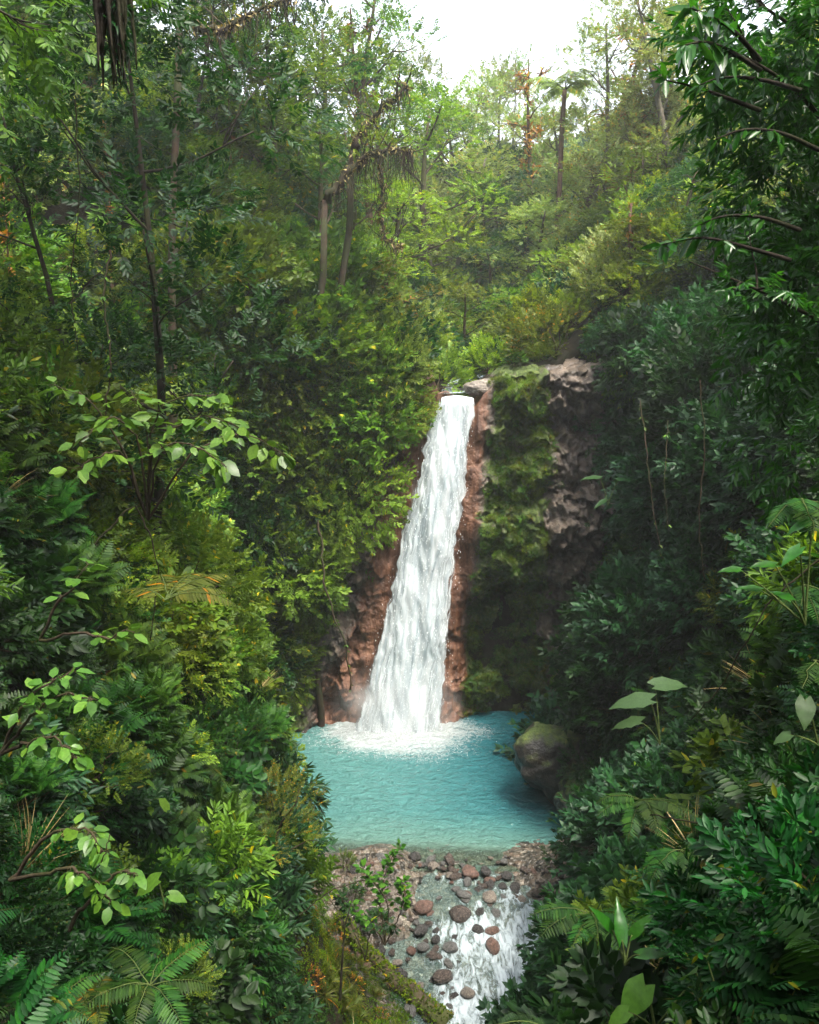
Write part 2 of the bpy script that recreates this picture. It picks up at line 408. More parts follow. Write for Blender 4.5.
def pool_mat():
    m, n, l = nt('turquoise_water')
    g = n.new('ShaderNodeNewGeometry')
    dp = N(n, 'ShaderNodeAttribute', attribute_name='depth'); fo = N(n, 'ShaderNodeAttribute', attribute_name='foam')
    a = N(n, 'ShaderNodeTexNoise', Scale=2.2, Detail=5.0, Roughness=.55, Distortion=.6); 
    mp = n.new('ShaderNodeMapping'); mp.inputs['Scale'].default_value = (1, 1.7, 1); l.new(g.outputs['Position'], mp.inputs[0]); l.new(mp.outputs[0], a.inputs['Vector'])
    b = N(n, 'ShaderNodeTexNoise', Scale=7.5, Detail=7.0, Roughness=.66, Distortion=1.2); l.new(g.outputs['Position'], b.inputs['Vector'])
    # milky mineral water: shallow greenish, deep blue
    c = ramp(n, [(0, (.17, .23, .17)), (.22, (.14, .29, .25)), (.6, (.085, .255, .25)), (1, (.030, .165, .195))]); l.new(dp.outputs['Fac'], c.inputs[0])
    # churned white foam
    f = math_(n, l, 'ADD', fo.outputs['Fac'], math_(n, l, 'MULTIPLY', math_(n, l, 'SUBTRACT', b.outputs[0], .5), 1.5))
    fr = ramp(n, [(.40, (0, 0, 0)), (.88, (1, 1, 1))]); l.new(f, fr.inputs[0])
    col = mix(n, l, fr.outputs[0], c.outputs[0], (.50, .56, .57))
    p = N(n, 'ShaderNodeBsdfPrincipled', IOR=1.33); l.new(col, p.inputs['Base Color'])
    ro = math_(n, l, 'MULTIPLY_ADD', fr.outputs[0], .6); n[-1].inputs[2].default_value = .06; l.new(ro, p.inputs['Roughness'])
    h = math_(n, l, 'ADD', math_(n, l, 'MULTIPLY', a.outputs[0], 1.3), math_(n, l, 'MULTIPLY', b.outputs[0], .55))
    bp = N(n, 'ShaderNodeBump', Strength=1.0, Distance=.5); l.new(h, bp.inputs['Height']); l.new(bp.outputs[0], p.inputs['Normal'])
    # thin edge over the gravel lets the bed show
    tr = N(n, 'ShaderNodeBsdfTransparent'); tr.inputs[0].default_value = (.75, .9, .85, 1)
    ms = n.new('ShaderNodeMixShader')
    k = math_(n, l, 'MULTIPLY', dp.outputs['Fac'], 6.0, True); k = math_(n, l, 'MAXIMUM', k, .3); k = math_(n, l, 'MAXIMUM', k, fr.outputs[0])
    l.new(k, ms.inputs[0]); l.new(tr.outputs[0], ms.inputs[1]); l.new(p.outputs[0], ms.inputs[2])
    o = n.new('ShaderNodeOutputMaterial'); l.new(ms.outputs[0], o.inputs[0])
    return m
def stream_mat():
    m, n, l = nt('rapids_water')
    g = n.new('ShaderNodeNewGeometry')
    fo = N(n, 'ShaderNodeAttribute', attribute_name='foam')
    b = N(n, 'ShaderNodeTexNoise', Scale=3.4, Detail=9.0, Roughness=.62, Distortion=1.0); 
    mp = n.new('ShaderNodeMapping'); mp.inputs['Scale'].default_value = (1.9, .75, 1); l.new(g.outputs['Position'], mp.inputs[0]); l.new(mp.outputs[0], b.inputs['Vector'])
    f = math_(n, l, 'ADD', fo.outputs['Fac'], math_(n, l, 'MULTIPLY', math_(n, l, 'SUBTRACT', b.outputs[0], .5), 1.7))
    fr = ramp(n, [(.36, (0, 0, 0)), (.82, (1, 1, 1))]); l.new(f, fr.inputs[0])
    d = N(n, 'ShaderNodeBsdfPrincipled', Roughness=.6); d.inputs['Base Color'].default_value = (.42, .49, .53, 1)
    gl = N(n, 'ShaderNodeBsdfPrincipled', Roughness=.05, IOR=1.33); gl.inputs['Base Color'].default_value = (.20, .30, .28, 1); gl.inputs['Specular IOR Level'].default_value = .35
    tr = N(n, 'ShaderNodeBsdfTransparent'); tr.inputs[0].default_value = (.85, .95, .92, 1)
    bp = N(n, 'ShaderNodeBump', Strength=1.0, Distance=.12); l.new(b.outputs[0], bp.inputs['Height']); l.new(bp.outputs[0], gl.inputs['Normal']); l.new(bp.outputs[0], d.inputs['Normal'])
    m1 = N(n, 'ShaderNodeMixShader'); m1.inputs[0].default_value = .22; l.new(tr.outputs[0], m1.inputs[1]); l.new(gl.outputs[0], m1.inputs[2])
    m2 = n.new('ShaderNodeMixShader'); l.new(fr.outputs[0], m2.inputs[0]); l.new(m1.outputs[0], m2.inputs[1]); l.new(d.outputs[0], m2.inputs[2])
    o = n.new('ShaderNodeOutputMaterial'); l.new(m2.outputs[0], o.inputs[0])
    return m
def fall_mat(name, thr0, thr1, bias=0.0):
    m, n, l = nt(name)
    e = N(n, 'ShaderNodeAttribute', attribute_name='core'); u = N(n, 'ShaderNodeAttribute', attribute_name='su'); v = N(n, 'ShaderNodeAttribute', attribute_name='sv')
    cx = n.new('ShaderNodeCombineXYZ'); l.new(u.outputs['Fac'], cx.inputs[0]); l.new(v.outputs['Fac'], cx.inputs[1]); cx.inputs[2].default_value = bias*7
    a = N(n, 'ShaderNodeTexNoise', Scale=1.0, Detail=8.0, Roughness=.62, Distortion=.35)
    mp = n.new('ShaderNodeMapping'); mp.inputs['Scale'].default_value = (6.5, .45, 1); l.new(cx.outputs[0], mp.inputs[0]); l.new(mp.outputs[0], a.inputs['Vector'])
    b = N(n, 'ShaderNodeTexNoise', Scale=1.0, Detail=8.0, Roughness=.7, Distortion=.5)
    mp2 = n.new('ShaderNodeMapping'); mp2.inputs['Scale'].default_value = (11, 1.3, 1); l.new(cx.outputs[0], mp2.inputs[0]); l.new(mp2.outputs[0], b.inputs['Vector'])
    s = math_(n, l, 'ADD', math_(n, l, 'MULTIPLY', a.outputs[0], .55), math_(n, l, 'MULTIPLY', b.outputs[0], .45))
    f = math_(n, l, 'ADD', e.outputs['Fac'], math_(n, l, 'MULTIPLY', math_(n, l, 'SUBTRACT', s, .5), 2.6))
    fr = ramp(n, [(thr0, (0, 0, 0)), (thr1, (1, 1, 1))]); l.new(f, fr.inputs[0])
    c = ramp(n, [(.30, (.20, .27, .31)), (.42, (.36, .43, .47)), (.50, (.50, .56, .585)), (.60, (.62, .655, .67))]); l.new(s, c.inputs[0])
    p = N(n, 'ShaderNodeBsdfPrincipled', Roughness=.45); p.inputs['Specular IOR Level'].default_value = .4
    l.new(c.outputs[0], p.inputs['Base Color'])
    bp = N(n, 'ShaderNodeBump', Strength=.5, Distance=.08); l.new(s, bp.inputs['Height']); l.new(bp.outputs[0], p.inputs['Normal'])
    t = n.new('ShaderNodeBsdfTranslucent'); t.inputs[0].default_value = (.8, .87, .9, 1)
    m0 = N(n, 'ShaderNodeMixShader'); m0.inputs[0].default_value = .25; l.new(p.outputs[0], m0.inputs[1]); l.new(t.outputs[0], m0.inputs[2])
    tr = n.new('ShaderNodeBsdfTransparent'); ms = n.new('ShaderNodeMixShader')
    l.new(fr.outputs[0], ms.inputs[0]); l.new(tr.outputs[0], ms.inputs[1]); l.new(m0.outputs[0], ms.inputs[2])
    o = n.new('ShaderNodeOutputMaterial'); l.new(ms.outputs[0], o.inputs[0])
    return m
def gravel_mat():
    m, n, l = nt('gravel_bed')
    g = n.new('ShaderNodeNewGeometry')
    v = N(n, 'ShaderNodeTexVoronoi', Scale=6.5, Randomness=1.0); l.new(g.outputs['Position'], v.inputs['Vector'])
    v2 = N(n, 'ShaderNodeTexVoronoi', Scale=17.0); l.new(g.outputs['Position'], v2.inputs['Vector'])
    a = N(n, 'ShaderNodeTexNoise', Scale=1.3, Detail=6.0); l.new(g.outputs['Position'], a.inputs['Vector'])
    bw = n.new('ShaderNodeSeparateColor'); l.new(v.outputs['Color'], bw.inputs[0])
    c = ramp(n, [(0, (.016, .015, .012)), (.3, (.055, .050, .040)), (.6, (.095, .086, .068)), (.85, (.10, .072, .052)), (1, (.24, .225, .19))]); l.new(bw.outputs[0], c.inputs[0])
    bw2 = n.new('ShaderNodeSeparateColor'); l.new(v2.outputs['Color'], bw2.inputs[0])
    c2 = ramp(n, [(0, (.45, .42, .38)), (1, (1.2, 1.15, 1.1))]); l.new(bw2.outputs[0], c2.inputs[0])
    col = mix(n, l, .8, c.outputs[0], c2.outputs[0], 'MULTIPLY')
    p = N(n, 'ShaderNodeBsdfPrincipled', Roughness=.35); l.new(col, p.inputs['Base Color'])
    h = math_(n, l, 'ADD', math_(n, l, 'MULTIPLY', v.outputs['Distance'], -1.0), math_(n, l, 'MULTIPLY', v2.outputs['Distance'], -.4))
    bp = N(n, 'ShaderNodeBump', Strength=1.0, Distance=.09); l.new(h, bp.inputs['Height']); l.new(bp.outputs[0], p.inputs['Normal'])
    o = n.new('ShaderNodeOutputMaterial'); l.new(p.outputs[0], o.inputs[0])
    return m
DROP, _n, _l = nt('water_drops')
_p = N(_n, 'ShaderNodeBsdfPrincipled', Roughness=.5); _p.inputs['Base Color'].default_value = (.85, .89, .91, 1)
_o = _n.new('ShaderNodeOutputMaterial'); _l.new(_p.outputs[0], _o.inputs[0])

# ------------------------------------------------------------------ terrain
def interp(x, t):
    t = np.array(t, float); return np.interp(x, t[:, 0], t[:, 1])
XL = [(-60, -3), (8, -2.6), (13, -.9), (15.5, .5), (17.1, .25), (18.3, -.35), (19.5, -1.7), (21, -2.8), (22.8, -4.3), (26.5, -6.3), (30.2, -7.4), (32, -7.4)]
XR = [(-60, 1.3), (3, 1.3), (8, 1.7), (13, 2.6), (17.1, 4.4), (19.5, 5.4), (22.5, 5.9), (26.5, 6.3), (30.2, 6.7), (32, 6.9)]
UC = [(30, 1.75), (36, 2.2), (45, 3.6), (60, 4.5), (90, 6), (150, 8)]
def stream_z(y):
    return interp(y, [(-60, -1.6), (14, -1.6), (17, -1.05), (20, -.52), (22.3, -.06), (24, -.14), (26, -.5), (28.5, -1.4), (40, -1.4)])
def H0(x, y):
    hc = np.maximum(stream_z(y), interp(y, [(-60, 30), (-12, 20), (-2, 13.6), (1.0, 13.2), (3, 11.3), (15.5, -3), (50, -3)]))
    # lower gorge
    dl = np.maximum(interp(y, XL)-x, 0); dr = np.maximum(x-interp(y, XR), 0)
    s1v = interp(y, [(-60, 2.2), (16, 2.2), (22, 3.0), (28, 4.6), (60, 4.6)])
    def prof(d, s1, base, top):
        d1 = np.maximum((top-base)/s1, .3)
        z = np.where(d < d1, base+d*s1, base+d1*s1+(d-d1)*1.15)
        return z
    # mossy low bank at the left foot
    low = interp(y, [(-60, 0), (12, .0), (15, 1.8), (19.5, 1.7), (23, .4), (26, 0), (60, 0)])
    dl2 = np.maximum(dl-low, 0)
    zl = prof(dl2, s1v, hc, 12.5)+np.minimum(dl, low)*.95
    zr = prof(dr, s1v, hc, 13.0)
    lower = np.where(dl > 0, zl, np.where(dr > 0, zr, hc))
    # upper valley behind the lip
    uc = interp(y, UC); hw = interp(y, [(30, 1.6), (45, 1.8), (100, 4)])
    base = 12.75+interp(y, [(30, 0), (36, .15), (48, 1.6), (65, 5), (90, 12), (120, 20), (160, 28), (400, 34)])
    a = np.maximum(uc-hw-x, 0); b = np.maximum(x-uc-hw, 0)
    sl = interp(y, [(30, 1.0), (40, .92), (60, .66), (90, .36), (200, .2)])
    sr = interp(y, [(30, .55), (33, .7), (40, .95), (60, .8), (90, .42), (200, .2)])
    up = base+np.minimum(a, 22)*sl+np.maximum(a-22, 0)*.25+np.minimum(b, 22)*sr+np.maximum(b-22, 0)*.25
    k = sstep(32.5, 33.7, y+np.where(np.abs(x-.2) > 6.2, (np.abs(x-.2)-6.2)*.5, 0)*0+0)
    k2 = sstep(27.5, 34.5, y); ax = np.where(x > .4, x-.4-2.6, .4-x)
    kk = np.where(ax < 5, k, k*(1-sstep(5, 9, ax))+k2*sstep(5, 9, ax))
    z = lower*(1-kk)+up*kk
    return 60-np.logaddexp(0, (60-z)/6)*6 if False else np.minimum(z, 46+(z-46)*.08)
def HN(x, y):
    x = np.atleast_1d(np.asarray(x, float)); y = np.atleast_1d(np.asarray(y, float))
    z = H0(x, y)
    wob = .55*fbm(np.stack([x*0, y, y*0], 1), .9, 3, 66)
    bar = sstep(19.0, 20.3, y)*(1-sstep(22.3, 23.3, y+.25*np.sin(x*2.1)))
    z = z+bar*(.42*(1-sstep(-.9, .4, x+wob))*sstep(-3.6, -2.6, x)+.45*sstep(3.2, 4.4, x+wob)*(1-sstep(5, 6, x)))
    z = z+.42*(1-sstep(17.5, 20.3, y))*sstep(15, 16, y)*((1-sstep(-.6, .5, x))*0+sstep(3.2, 3.9, x)*.8)*(x < 5)
    p = np.stack([x, y, z*.6], 1)
    inpool = (x > interp(y, XL)-.2) & (x < interp(y, XR)+.2) & (y < 32.6)
    edge = np.minimum(np.abs(x-interp(y, XL)), np.abs(x-interp(y, XR)))
    am = np.where(inpool, .09, np.clip(edge*.5, .08, 1))
    am = np.where(y > 33.5, 1.0, am)
    return z+am*(fbm(p, .22, 4, 5)*2.2+fbm(p, .9, 3, 9)*.55)
def height(x, y): return float(HN(x, y)[0])

def axis(lo, dlo, dhi, hi, step, g):
    a = list(np.arange(dlo, dhi+1e-6, step))
    s = step; v = a[0]; pre = []
    while v > lo: s *= g; v -= s; pre.append(v)
    s = step; v = a[-1]; post = []
    while v < hi: s *= g; v += s; post.append(v)
    return np.array(pre[::-1]+a+post)
gx = axis(-420, -13, 14, 420, .26, 1.09); gy = axis(-300, 0, 46, 700, .26, 1.06)
GX, GY = np.meshgrid(gx, gy, indexing='ij')
GZ = HN(GX.ravel(), GY.ravel())
mb = MB(); mb.add(np.stack([GX.ravel(), GY.ravel(), GZ], 1), grid_faces(len(gx), len(gy)))
tme = mb.mesh('ground', [SOIL, gravel_mat()], smooth=True)
fc = np.zeros(len(tme.polygons)*3, np.float32); tme.polygons.foreach_get('center', fc); fc = fc.reshape(-1, 3)
grav = (fc[:, 0] > interp(fc[:, 1], XL)-.9) & (fc[:, 0] < interp(fc[:, 1], XR)+.5) & (fc[:, 2] < .45) & (fc[:, 1] > 12)
tme.polygons.foreach_set('material_index', grav.astype(np.int32))
ground = ob('ground', tme, kind='structure')
tv = np.concatenate(mb.v); tfq = mb.f[0]
BVH = BVHTree.FromPolygons([tuple(map(float, q)) for q in tv], [tuple(map(int, q)) for q in tfq])
def hit(px, py):
    o = Vector((0, 0, CAMZ)); d = ray(px, py)
    h = BVH.ray_cast(o, d.normalized(), 600)
    return h[0], h[1]

# ------------------------------------------------------------------ cliff behind the fall
nu, nv = 400, 320
u = np.linspace(-8.5, 9.5, nu); s = np.linspace(0, 1, nv)
UU, SS = np.meshgrid(u, s, indexing='ij')
top = 13.1+.45*vnoise(np.stack([u*.8, u*0, u*0], 1), 3)+np.interp(u, [-8, -2, .9, 1.1, 2.5, 2.8, 5, 7, 9.5], [4, .6, .35, -.15, -.15, .25, .55, .8, 2.5])
SV = .80
# front face for s<SV, then the ledge running back
TOP = top[:, None]*np.ones_like(SS)
Z = np.where(SS < SV, -1.6+(TOP+1.6)*(SS/SV), TOP+.35*np.clip((SS-SV)/(1-SV), 0, 1))
Yb = 32.25-np.interp(UU, [-8.5, -5, 0, 5, 7.5, 9.5], [3.0, .9, 0, .1, .9, 2.2])
xc = np.interp(Z, [0, 3.5, 7, 10, 13], [-.45, .1, .68, 1.2, 1.75])          # fall line
hwid = np.interp(Z, [0, 7, 13], [1.55, 1.1, .7])
gro = np.exp(-((UU-xc)/(hwid*1.0))**2)
Y = Yb+.35*gro-np.interp(Z, [-2, 0, 6, 13], [.55, .45, .2, 0])
Y = Y+np.where(SS > SV, (SS-SV)/(1-SV)*3.2+.15, 0)
P3 = np.stack([UU.ravel(), Y.ravel(), Z.ravel()], 1)
d1, d2, idv = cells(P3+fbm(P3, 1.2, 3, 8)[:, None]*.3, .62, 4)
e1, e2, idw = cells(P3+fbm(P3, 3, 2, 9)[:, None]*.1, 1.9, 14)
rg = 1+.7*sstep(2, 4, P3[:, 0])
def facets(p, sc, s):
    p = np.asarray(p)*sc; i = np.floor(p).astype(np.int64); best = np.full(len(p), 9.); out = np.zeros(len(p))
    for a in (-1, 0, 1):
        for b in (-1, 0, 1):
            for c in (-1, 0, 1):
                q = i+np.array([a, b, c]); o = np.stack([_h(q[:, 0], q[:, 1], q[:, 2], s+m) for m in (1, 2, 3)], 1)
                g = np.stack([_h(q[:, 0], q[:, 1], q[:, 2], s+m) for m in (4, 5, 6)], 1)*2-1
                dv = p-q-o; d = np.linalg.norm(dv, axis=1); m = d < best; best = np.where(m, d, best); out = np.where(m, (dv*g).sum(1)+(_h(q[:, 0], q[:, 1], q[:, 2], s+8)-.5)*.8, out)
    return out/sc
fct = (facets(P3+fbm(P3, 1.5, 3, 8)[:, None]*.12, .8, 3)*.55+facets(P3+fbm(P3, 4, 2, 9)[:, None]*.05, 2.6, 23)*.7+facets(P3, 6.5, 33)*.6)
disp = rg*.35*(idv-.5)*.8*sstep(0, .25, d2-d1)+fbm(P3, .35, 3, 21)*.75+rg*fct*.8*sstep(.2, 1.6, np.abs(P3[:, 0]-xc.ravel())-hwid.ravel()*.8)+fbm(P3, 5, 3, 31)*.05+fbm(P3*np.array([3, 1, .4]), 1, 3, 35)*.12
calm = 1-.75*gro.ravel()
# overhang: the right half is undercut below 5.5 m
right = sstep(1.6, 3.0, P3[:, 0]-0)*(1-sstep(6.5, 8.5, P3[:, 0]))
und = right*(1-sstep(4.6, 6.2, P3[:, 2]+.7*fbm(P3, .7, 2, 3)))*1.1
bulge = right*np.exp(-((P3[:, 2]-7.6)/1.6)**2)*.7
face = (SS.ravel() < SV)
dy = -disp*calm+und-bulge
P3[:, 1] += np.where(face, dy, dy*.15)
P3[:, 2] += np.where(face, fbm(P3, 1.3, 3, 41)*.15, disp*.25*(1-gro.ravel()))
# flat channel where the stream arrives
chan = (~face) & (np.abs(P3[:, 0]-1.75) < .75)
P3[:, 2] = np.where(chan, np.minimum(P3[:, 2], 12.95), P3[:, 2])
mb = MB(); mb.add(P3, grid_faces(nu, nv))
cme = mb.mesh('cliff', CLIFF, smooth=True)
X_, Z_ = P3[:, 0], P3[:, 2]
xcf, hwf = xc.ravel(), hwid.ravel()
dr = X_-(xcf+hwf)      # distance right of the water's edge
dl = (xcf-hwf)-X_
n1 = fbm(P3, .8, 3, 71)
orange = np.maximum(np.exp(-((dr-.1)/np.interp(Z_, [0, 4, 6, 9, 13], [1.2, .75, .75, .6, .5]))**2), np.exp(-((dl-.2)/np.interp(Z_, [0, 5, 10, 13], [1.3, 1.0, .9, .8]))**2))
orange = orange*1.0+.12*n1+.5*(1-sstep(1, 3.5, Z_))*(1-sstep(2.2, 3.4, X_))*(1-sstep(2.2, 3.4, -X_-1))
moss = .72*sstep(.35, 1.0, dr)*(1-sstep(4.9, 5.9, X_))+.50*sstep(7.2, 8.2, X_)+.55*sstep(.9, 2.0, dl)
moss = np.where((X_ > 5.5+.5*np.sin(Z_*1.3)) & (X_ < 7.6) & (Z_ > 3.5), moss*.3+.22*fbm(P3, .7, 3, 55), moss)
moss += .28*(1-sstep(1.5, 7, Z_))*sstep(.7, 1.5, dr)*(1-sstep(0, 1.2, 1.2-Z_))+.18*n1-.35*orange
set_attr(cme, 'orange', orange); set_attr(cme, 'moss', moss)
cliff = ob('cliff', cme, kind='structure')
cliff['label'] = 'mossy brown rock cliff stained orange beside the falling water'
CB = BVHTree.FromPolygons([tuple(map(float, q)) for q in P3], [tuple(map(int, q)) for q in mb.f[0]])

# ------------------------------------------------------------------ pool
pxs = np.linspace(-7, 7.5, 330); pys = np.linspace(22.0, 33.3, 290)
PX, PY = np.meshgrid(pxs, pys, indexing='ij'); q = np.stack([PX.ravel(), PY.ravel(), PX.ravel()*0], 1)
r = np.hypot((q[:, 0]+.55)/1.25, q[:, 1]-31.3)
h = .022*np.sin(r*5.5+2*fbm(q, .6, 2, 12))*np.exp(-r/3.5)*sstep(1.2, 2.2, r)+.05*fbm(q*np.array([1, 1.6, 1]), 1.3, 5, 2, .62)+.15*np.exp(-(r/1.2)**2)*(1+fbm(q, 2.5, 3, 6))+.05*np.exp(-(r/2.6)**2)*fbm(q, 3, 2, 5)
q[:, 2] = h
m_ = MB(); m_.add(q, grid_faces(330, 290)); pme = m_.mesh('pool_water', pool_mat(), smooth=True)
shore = (q[:, 1]-22.6+.25*fbm(q, .9, 3, 8))/2.6
deep = np.clip(shore, 0, 1)*(.5+.5*sstep(-2.5, 4.5, q[:, 0]+.3*(q[:, 1]-27)))
set_attr(pme, 'depth', deep)
foam = (1.15+.5*fbm(q, .8, 3, 77))*np.exp(-(r/(1.8+.8*fbm(q, .55, 2, 78)))**2.0)+.22*np.exp(-(r/3.6)**2)*(1+1.6*fbm(q, 1.1, 3, 79))+.34*np.exp(-(np.hypot((q[:, 0]+.6)/1.4, q[:, 1]-30.6)/3.0)**2)+.10*(1-sstep(23, 26.5, q[:, 1]))
set_attr(pme, 'foam', foam)
ob('pool_water', pme, kind='structure')

# ------------------------------------------------------------------ outflow rapids
sxs = np.linspace(-3.2, 4.8, 150); sys_ = np.linspace(13.0, 22.25, 170)
SX, SY = np.meshgrid(sxs, sys_, indexing='ij')
q = np.stack([SX.ravel(), SY.ravel(), 0*SX.ravel()], 1)
chn = interp(q[:, 1], [(13, 1.3), (17, 2.1), (19.5, 2.3), (22.4, 2.3)])       # centre of the main tongue
wd = interp(q[:, 1], [(13, 1.1), (17, 1.5), (19.5, 2.0), (22.4, 2.6)])
off = (q[:, 0]-chn)/wd
q[:, 2] = stream_z(q[:, 1])+interp(q[:, 1], [(13, .22), (20.3, .22), (21.4, .15), (22.25, .06)])-.13*np.clip(np.abs(off), 0, 2.2)**2*.5+.09*fbm(q, 1.8, 4, 12)+.03*fbm(q, 6, 2, 3)
m_ = MB(); m_.add(q, grid_faces(150, 170)); sme = m_.mesh('stream_water', stream_mat(), smooth=True)
fo = .68*np.exp(-np.abs(off)**3)*interp(q[:, 1], [(13, 1), (19.5, 1), (21, .72), (22.3, .3)])+.5*fbm(q, 1.0, 3, 44)
set_attr(sme, 'foam', fo)
ob('stream_water', sme, kind='structure')
# stream arriving at the lip
q = []
uu = np.linspace(-1, 1, 12); ww = np.linspace(0, 1, 30)
for a in uu:
    for b in ww:
        yy = 32.3+b*14; xx = interp(yy, UC)+a*.75
        zz = 13.06+max(0, yy-33)*.022+(max(0, yy-38)*.17)
        q.append((float(xx), yy, zz))
q = np.array(q); q[:, 2] += .03*fbm(q, 2, 2, 9)
m_ = MB(); m_.add(q, grid_faces(12, 30)); ume = m_.mesh('upper_stream_water', stream_mat(), smooth=True); set_attr(ume, 'foam', .5+0*q[:, 0])
ob('upper_stream_water', ume, kind='structure')

# ------------------------------------------------------------------ waterfall
def fall_sheet(name, widen, push, mat, seed, core_pow, z1=-.1, parent=None):
    nu, nv = 60, 220
    a = np.linspace(-1, 1, nu); b = np.linspace(0, 1, nv)
    A, B = np.meshgrid(a, b, indexing='ij')
    z = 13.12+(z1-13.12)*B**1.05
    cx = np.interp(z, [0, 3.5, 7, 10, 13], [-.45, .1, .68, 1.2, 1.75]); w = np.interp(z, [0, 1.5, 3.5, 7, 10, 12.4, 13.0], [1.85, 1.55, 1.32, 1.10, .93, .74, .66])*widen
    x = cx+A*w
    y = 32.25-np.interp(z, [0, 1, 6, 11, 12.7, 13.2], [1.35, 1.25, .85, .55, .35, -.3])-push*(1-.55*A*A)
    p = np.stack([x.ravel(), y.ravel(), z.ravel()], 1)
    st = p*np.array([2.6, 0, .5]); p[:, 1] -= .16*fbm(st, 1, 3, seed)*(1+.6*(13-p[:, 2])/13)+.05*fbm(p*np.array([1.6, 0, .5]), 2.5, 3, seed+5)
    p[:, 0] += (.30*fbm(p*np.array([1, 0, .8]), .8, 3, seed+9)+.12*fbm(p*np.array([1, 0, 1]), 3, 3, seed+2))*np.abs(A.ravel())
    p[:, 2] -= np.where(B.ravel() < .03, .12*A.ravel()**2, 0)
    m_ = MB(); m_.add(p, grid_faces(nu, nv)); me = m_.mesh(name, mat, smooth=True)
    set_attr(me, 'su', x.ravel()+seed*.37-cx.ravel()*.85); set_attr(me, 'sv', (13-z.ravel())**.9+seed)
    set_attr(me, 'core', 1.25*(1-np.abs(A.ravel())**core_pow)-.12*(1-np.clip(z.ravel()/3, 0, 1))*np.abs(A.ravel()))
    return ob(name, me, parent)
fall = bpy.data.objects.new('waterfall', None); C.objects.link(fall)
fall['kind'] = 'structure'; fall['label'] = 'tall white waterfall dropping over the cliff into the turquoise pool'
fall_sheet('water_sheet', 1.0, 0, fall_mat('falling_water', .05, .34), 3, 3, parent=fall)
fall_sheet('water_veil', 1.17, .22, fall_mat('falling_water_veil', .5, 1.3, .4), 19, 2, parent=fall)
# airborne drops: small stretched blobs
nd = 2600
z = R.uniform(0, 1, nd)**1.25*12.4; cx = np.interp(z, [0, 3.5, 7, 10, 13], [-.45, .1, .68, 1.2, 1.75]); w = np.interp(z, [0, 3.5, 7, 10, 13], [1.75, 1.36, 1.15, .95, .7])
a = R.normal(0, .6, nd); a = np.where(np.abs(a) > 1.15, R.uniform(-.9, .9, nd), a)
pos = np.stack([cx+a*w, 32.25-np.interp(z, [0, 1, 6, 11, 13], [1.6, 1.5, 1.1, .75, .4])-np.abs(R.normal(0, .22, nd))*(1.2-z/14), z], 1)
ns = 2600
rr = np.abs(R.normal(0, 1.2, ns)); th = R.uniform(0, 2*PI, ns)
sp_ = np.stack([-.5+np.cos(th)*rr*1.1, 31.0-np.abs(np.sin(th))*rr*.8, np.abs(R.normal(0, .35, ns))*np.exp(-rr*.5)+.04], 1)
octv = np.array([(0, 0, 1), (1, 0, 0), (0, 1, 0), (-1, 0, 0), (0, -1, 0), (0, 0, -1)], float)
octf = [np.array([(0, 1, 2), (0, 2, 3), (0, 3, 4), (0, 4, 1), (5, 2, 1), (5, 3, 2), (5, 4, 3), (5, 1, 4)])]
m_ = MB()
for pp, st_, s0 in ((pos, 3.5, .007), (sp_, 1.2, .009)):
    n_ = len(pp); sc = s0*R.uniform(.5, 1.7, n_)
    v = octv[None]*np.array([1, 1, st_])[None]*sc[:, None, None]+pp[:, None]
    m_.add(v.reshape(-1, 3), [(octf[0][None]+(np.arange(n_)*6)[:, None, None]).reshape(-1, 3)])
MISTPOS = (-.5, 30.9, .9)
ob('spray', m_.mesh('spray', DROP, smooth=True), fall)['kind'] = 'stuff'
# ------------------------------------------------------------------ plant prototypes (meshes)
L8 = [leaf8(.42), leaf8(.5, .28), leaf8(.36, .1, .14)]
L8W = [leaf8(.62, .2, .06), leaf8(.7, .3, .05)]
L8N = [leaf8(.24, .3, .05), leaf8(.2, .2, .05)]
L4 = [leaf4(.5), leaf4(.4, .2)]

def dome_pts(n, rx, rz, lumps=5, seed=0, thick=.3, ry=None, low=-.15):
    """points and outward directions on a lumpy dome"""
    d = R.normal(0, 1, (n*3, 3)); d /= np.linalg.norm(d, axis=1)[:, None]
    d = d[d[:, 2] > low][:n]
    r = 1+.38*fbm(d, 1.7, 3, seed+int(R.integers(1e6)))
    r = r*(1-thick*R.uniform(0, 1, len(d))**1.6)
    p = d*r[:, None]*np.array([rx, ry or rx, rz])
    return p, d
def upv(n, k=.3): return np.stack([R.normal(0, k, n), R.normal(0, k, n), np.ones(n)], 1)

def bush(rx=.6, rz=.5, n=110, sprays=None, mat='mid', stems=6, sc=(.8, 1.2), upb=.35, droop=0.0, low=-.15):
    """-> (foliage mesh, stem mesh)"""
    p, d = dome_pts(n, rx, rz, low=low)
    p[:, 2] += rz*.25
    mb = MB()
    dd = d+R.normal(0, .35, d.shape)+np.array([0, 0, upb-droop])
    stamp(mb, sprays, p-d*.12, dd, upv(len(p)), R.uniform(*sc, len(p)))
    fol = mb.mesh('foliage', LM[mat])
    ms = MB()
    for i in range(stems):
        q = p[R.integers(len(p))]
        c = np.linspace([R.normal(0, .05)*rx, R.normal(0, .05)*rx, -.25], q, 6); c[1:-1] += R.normal(0, .05*rx, (4, 3))
        tube(ms, c, np.linspace(.025*rx+.008, .006, 6), 4)
    return fol, ms.mesh('stem', TWIG)

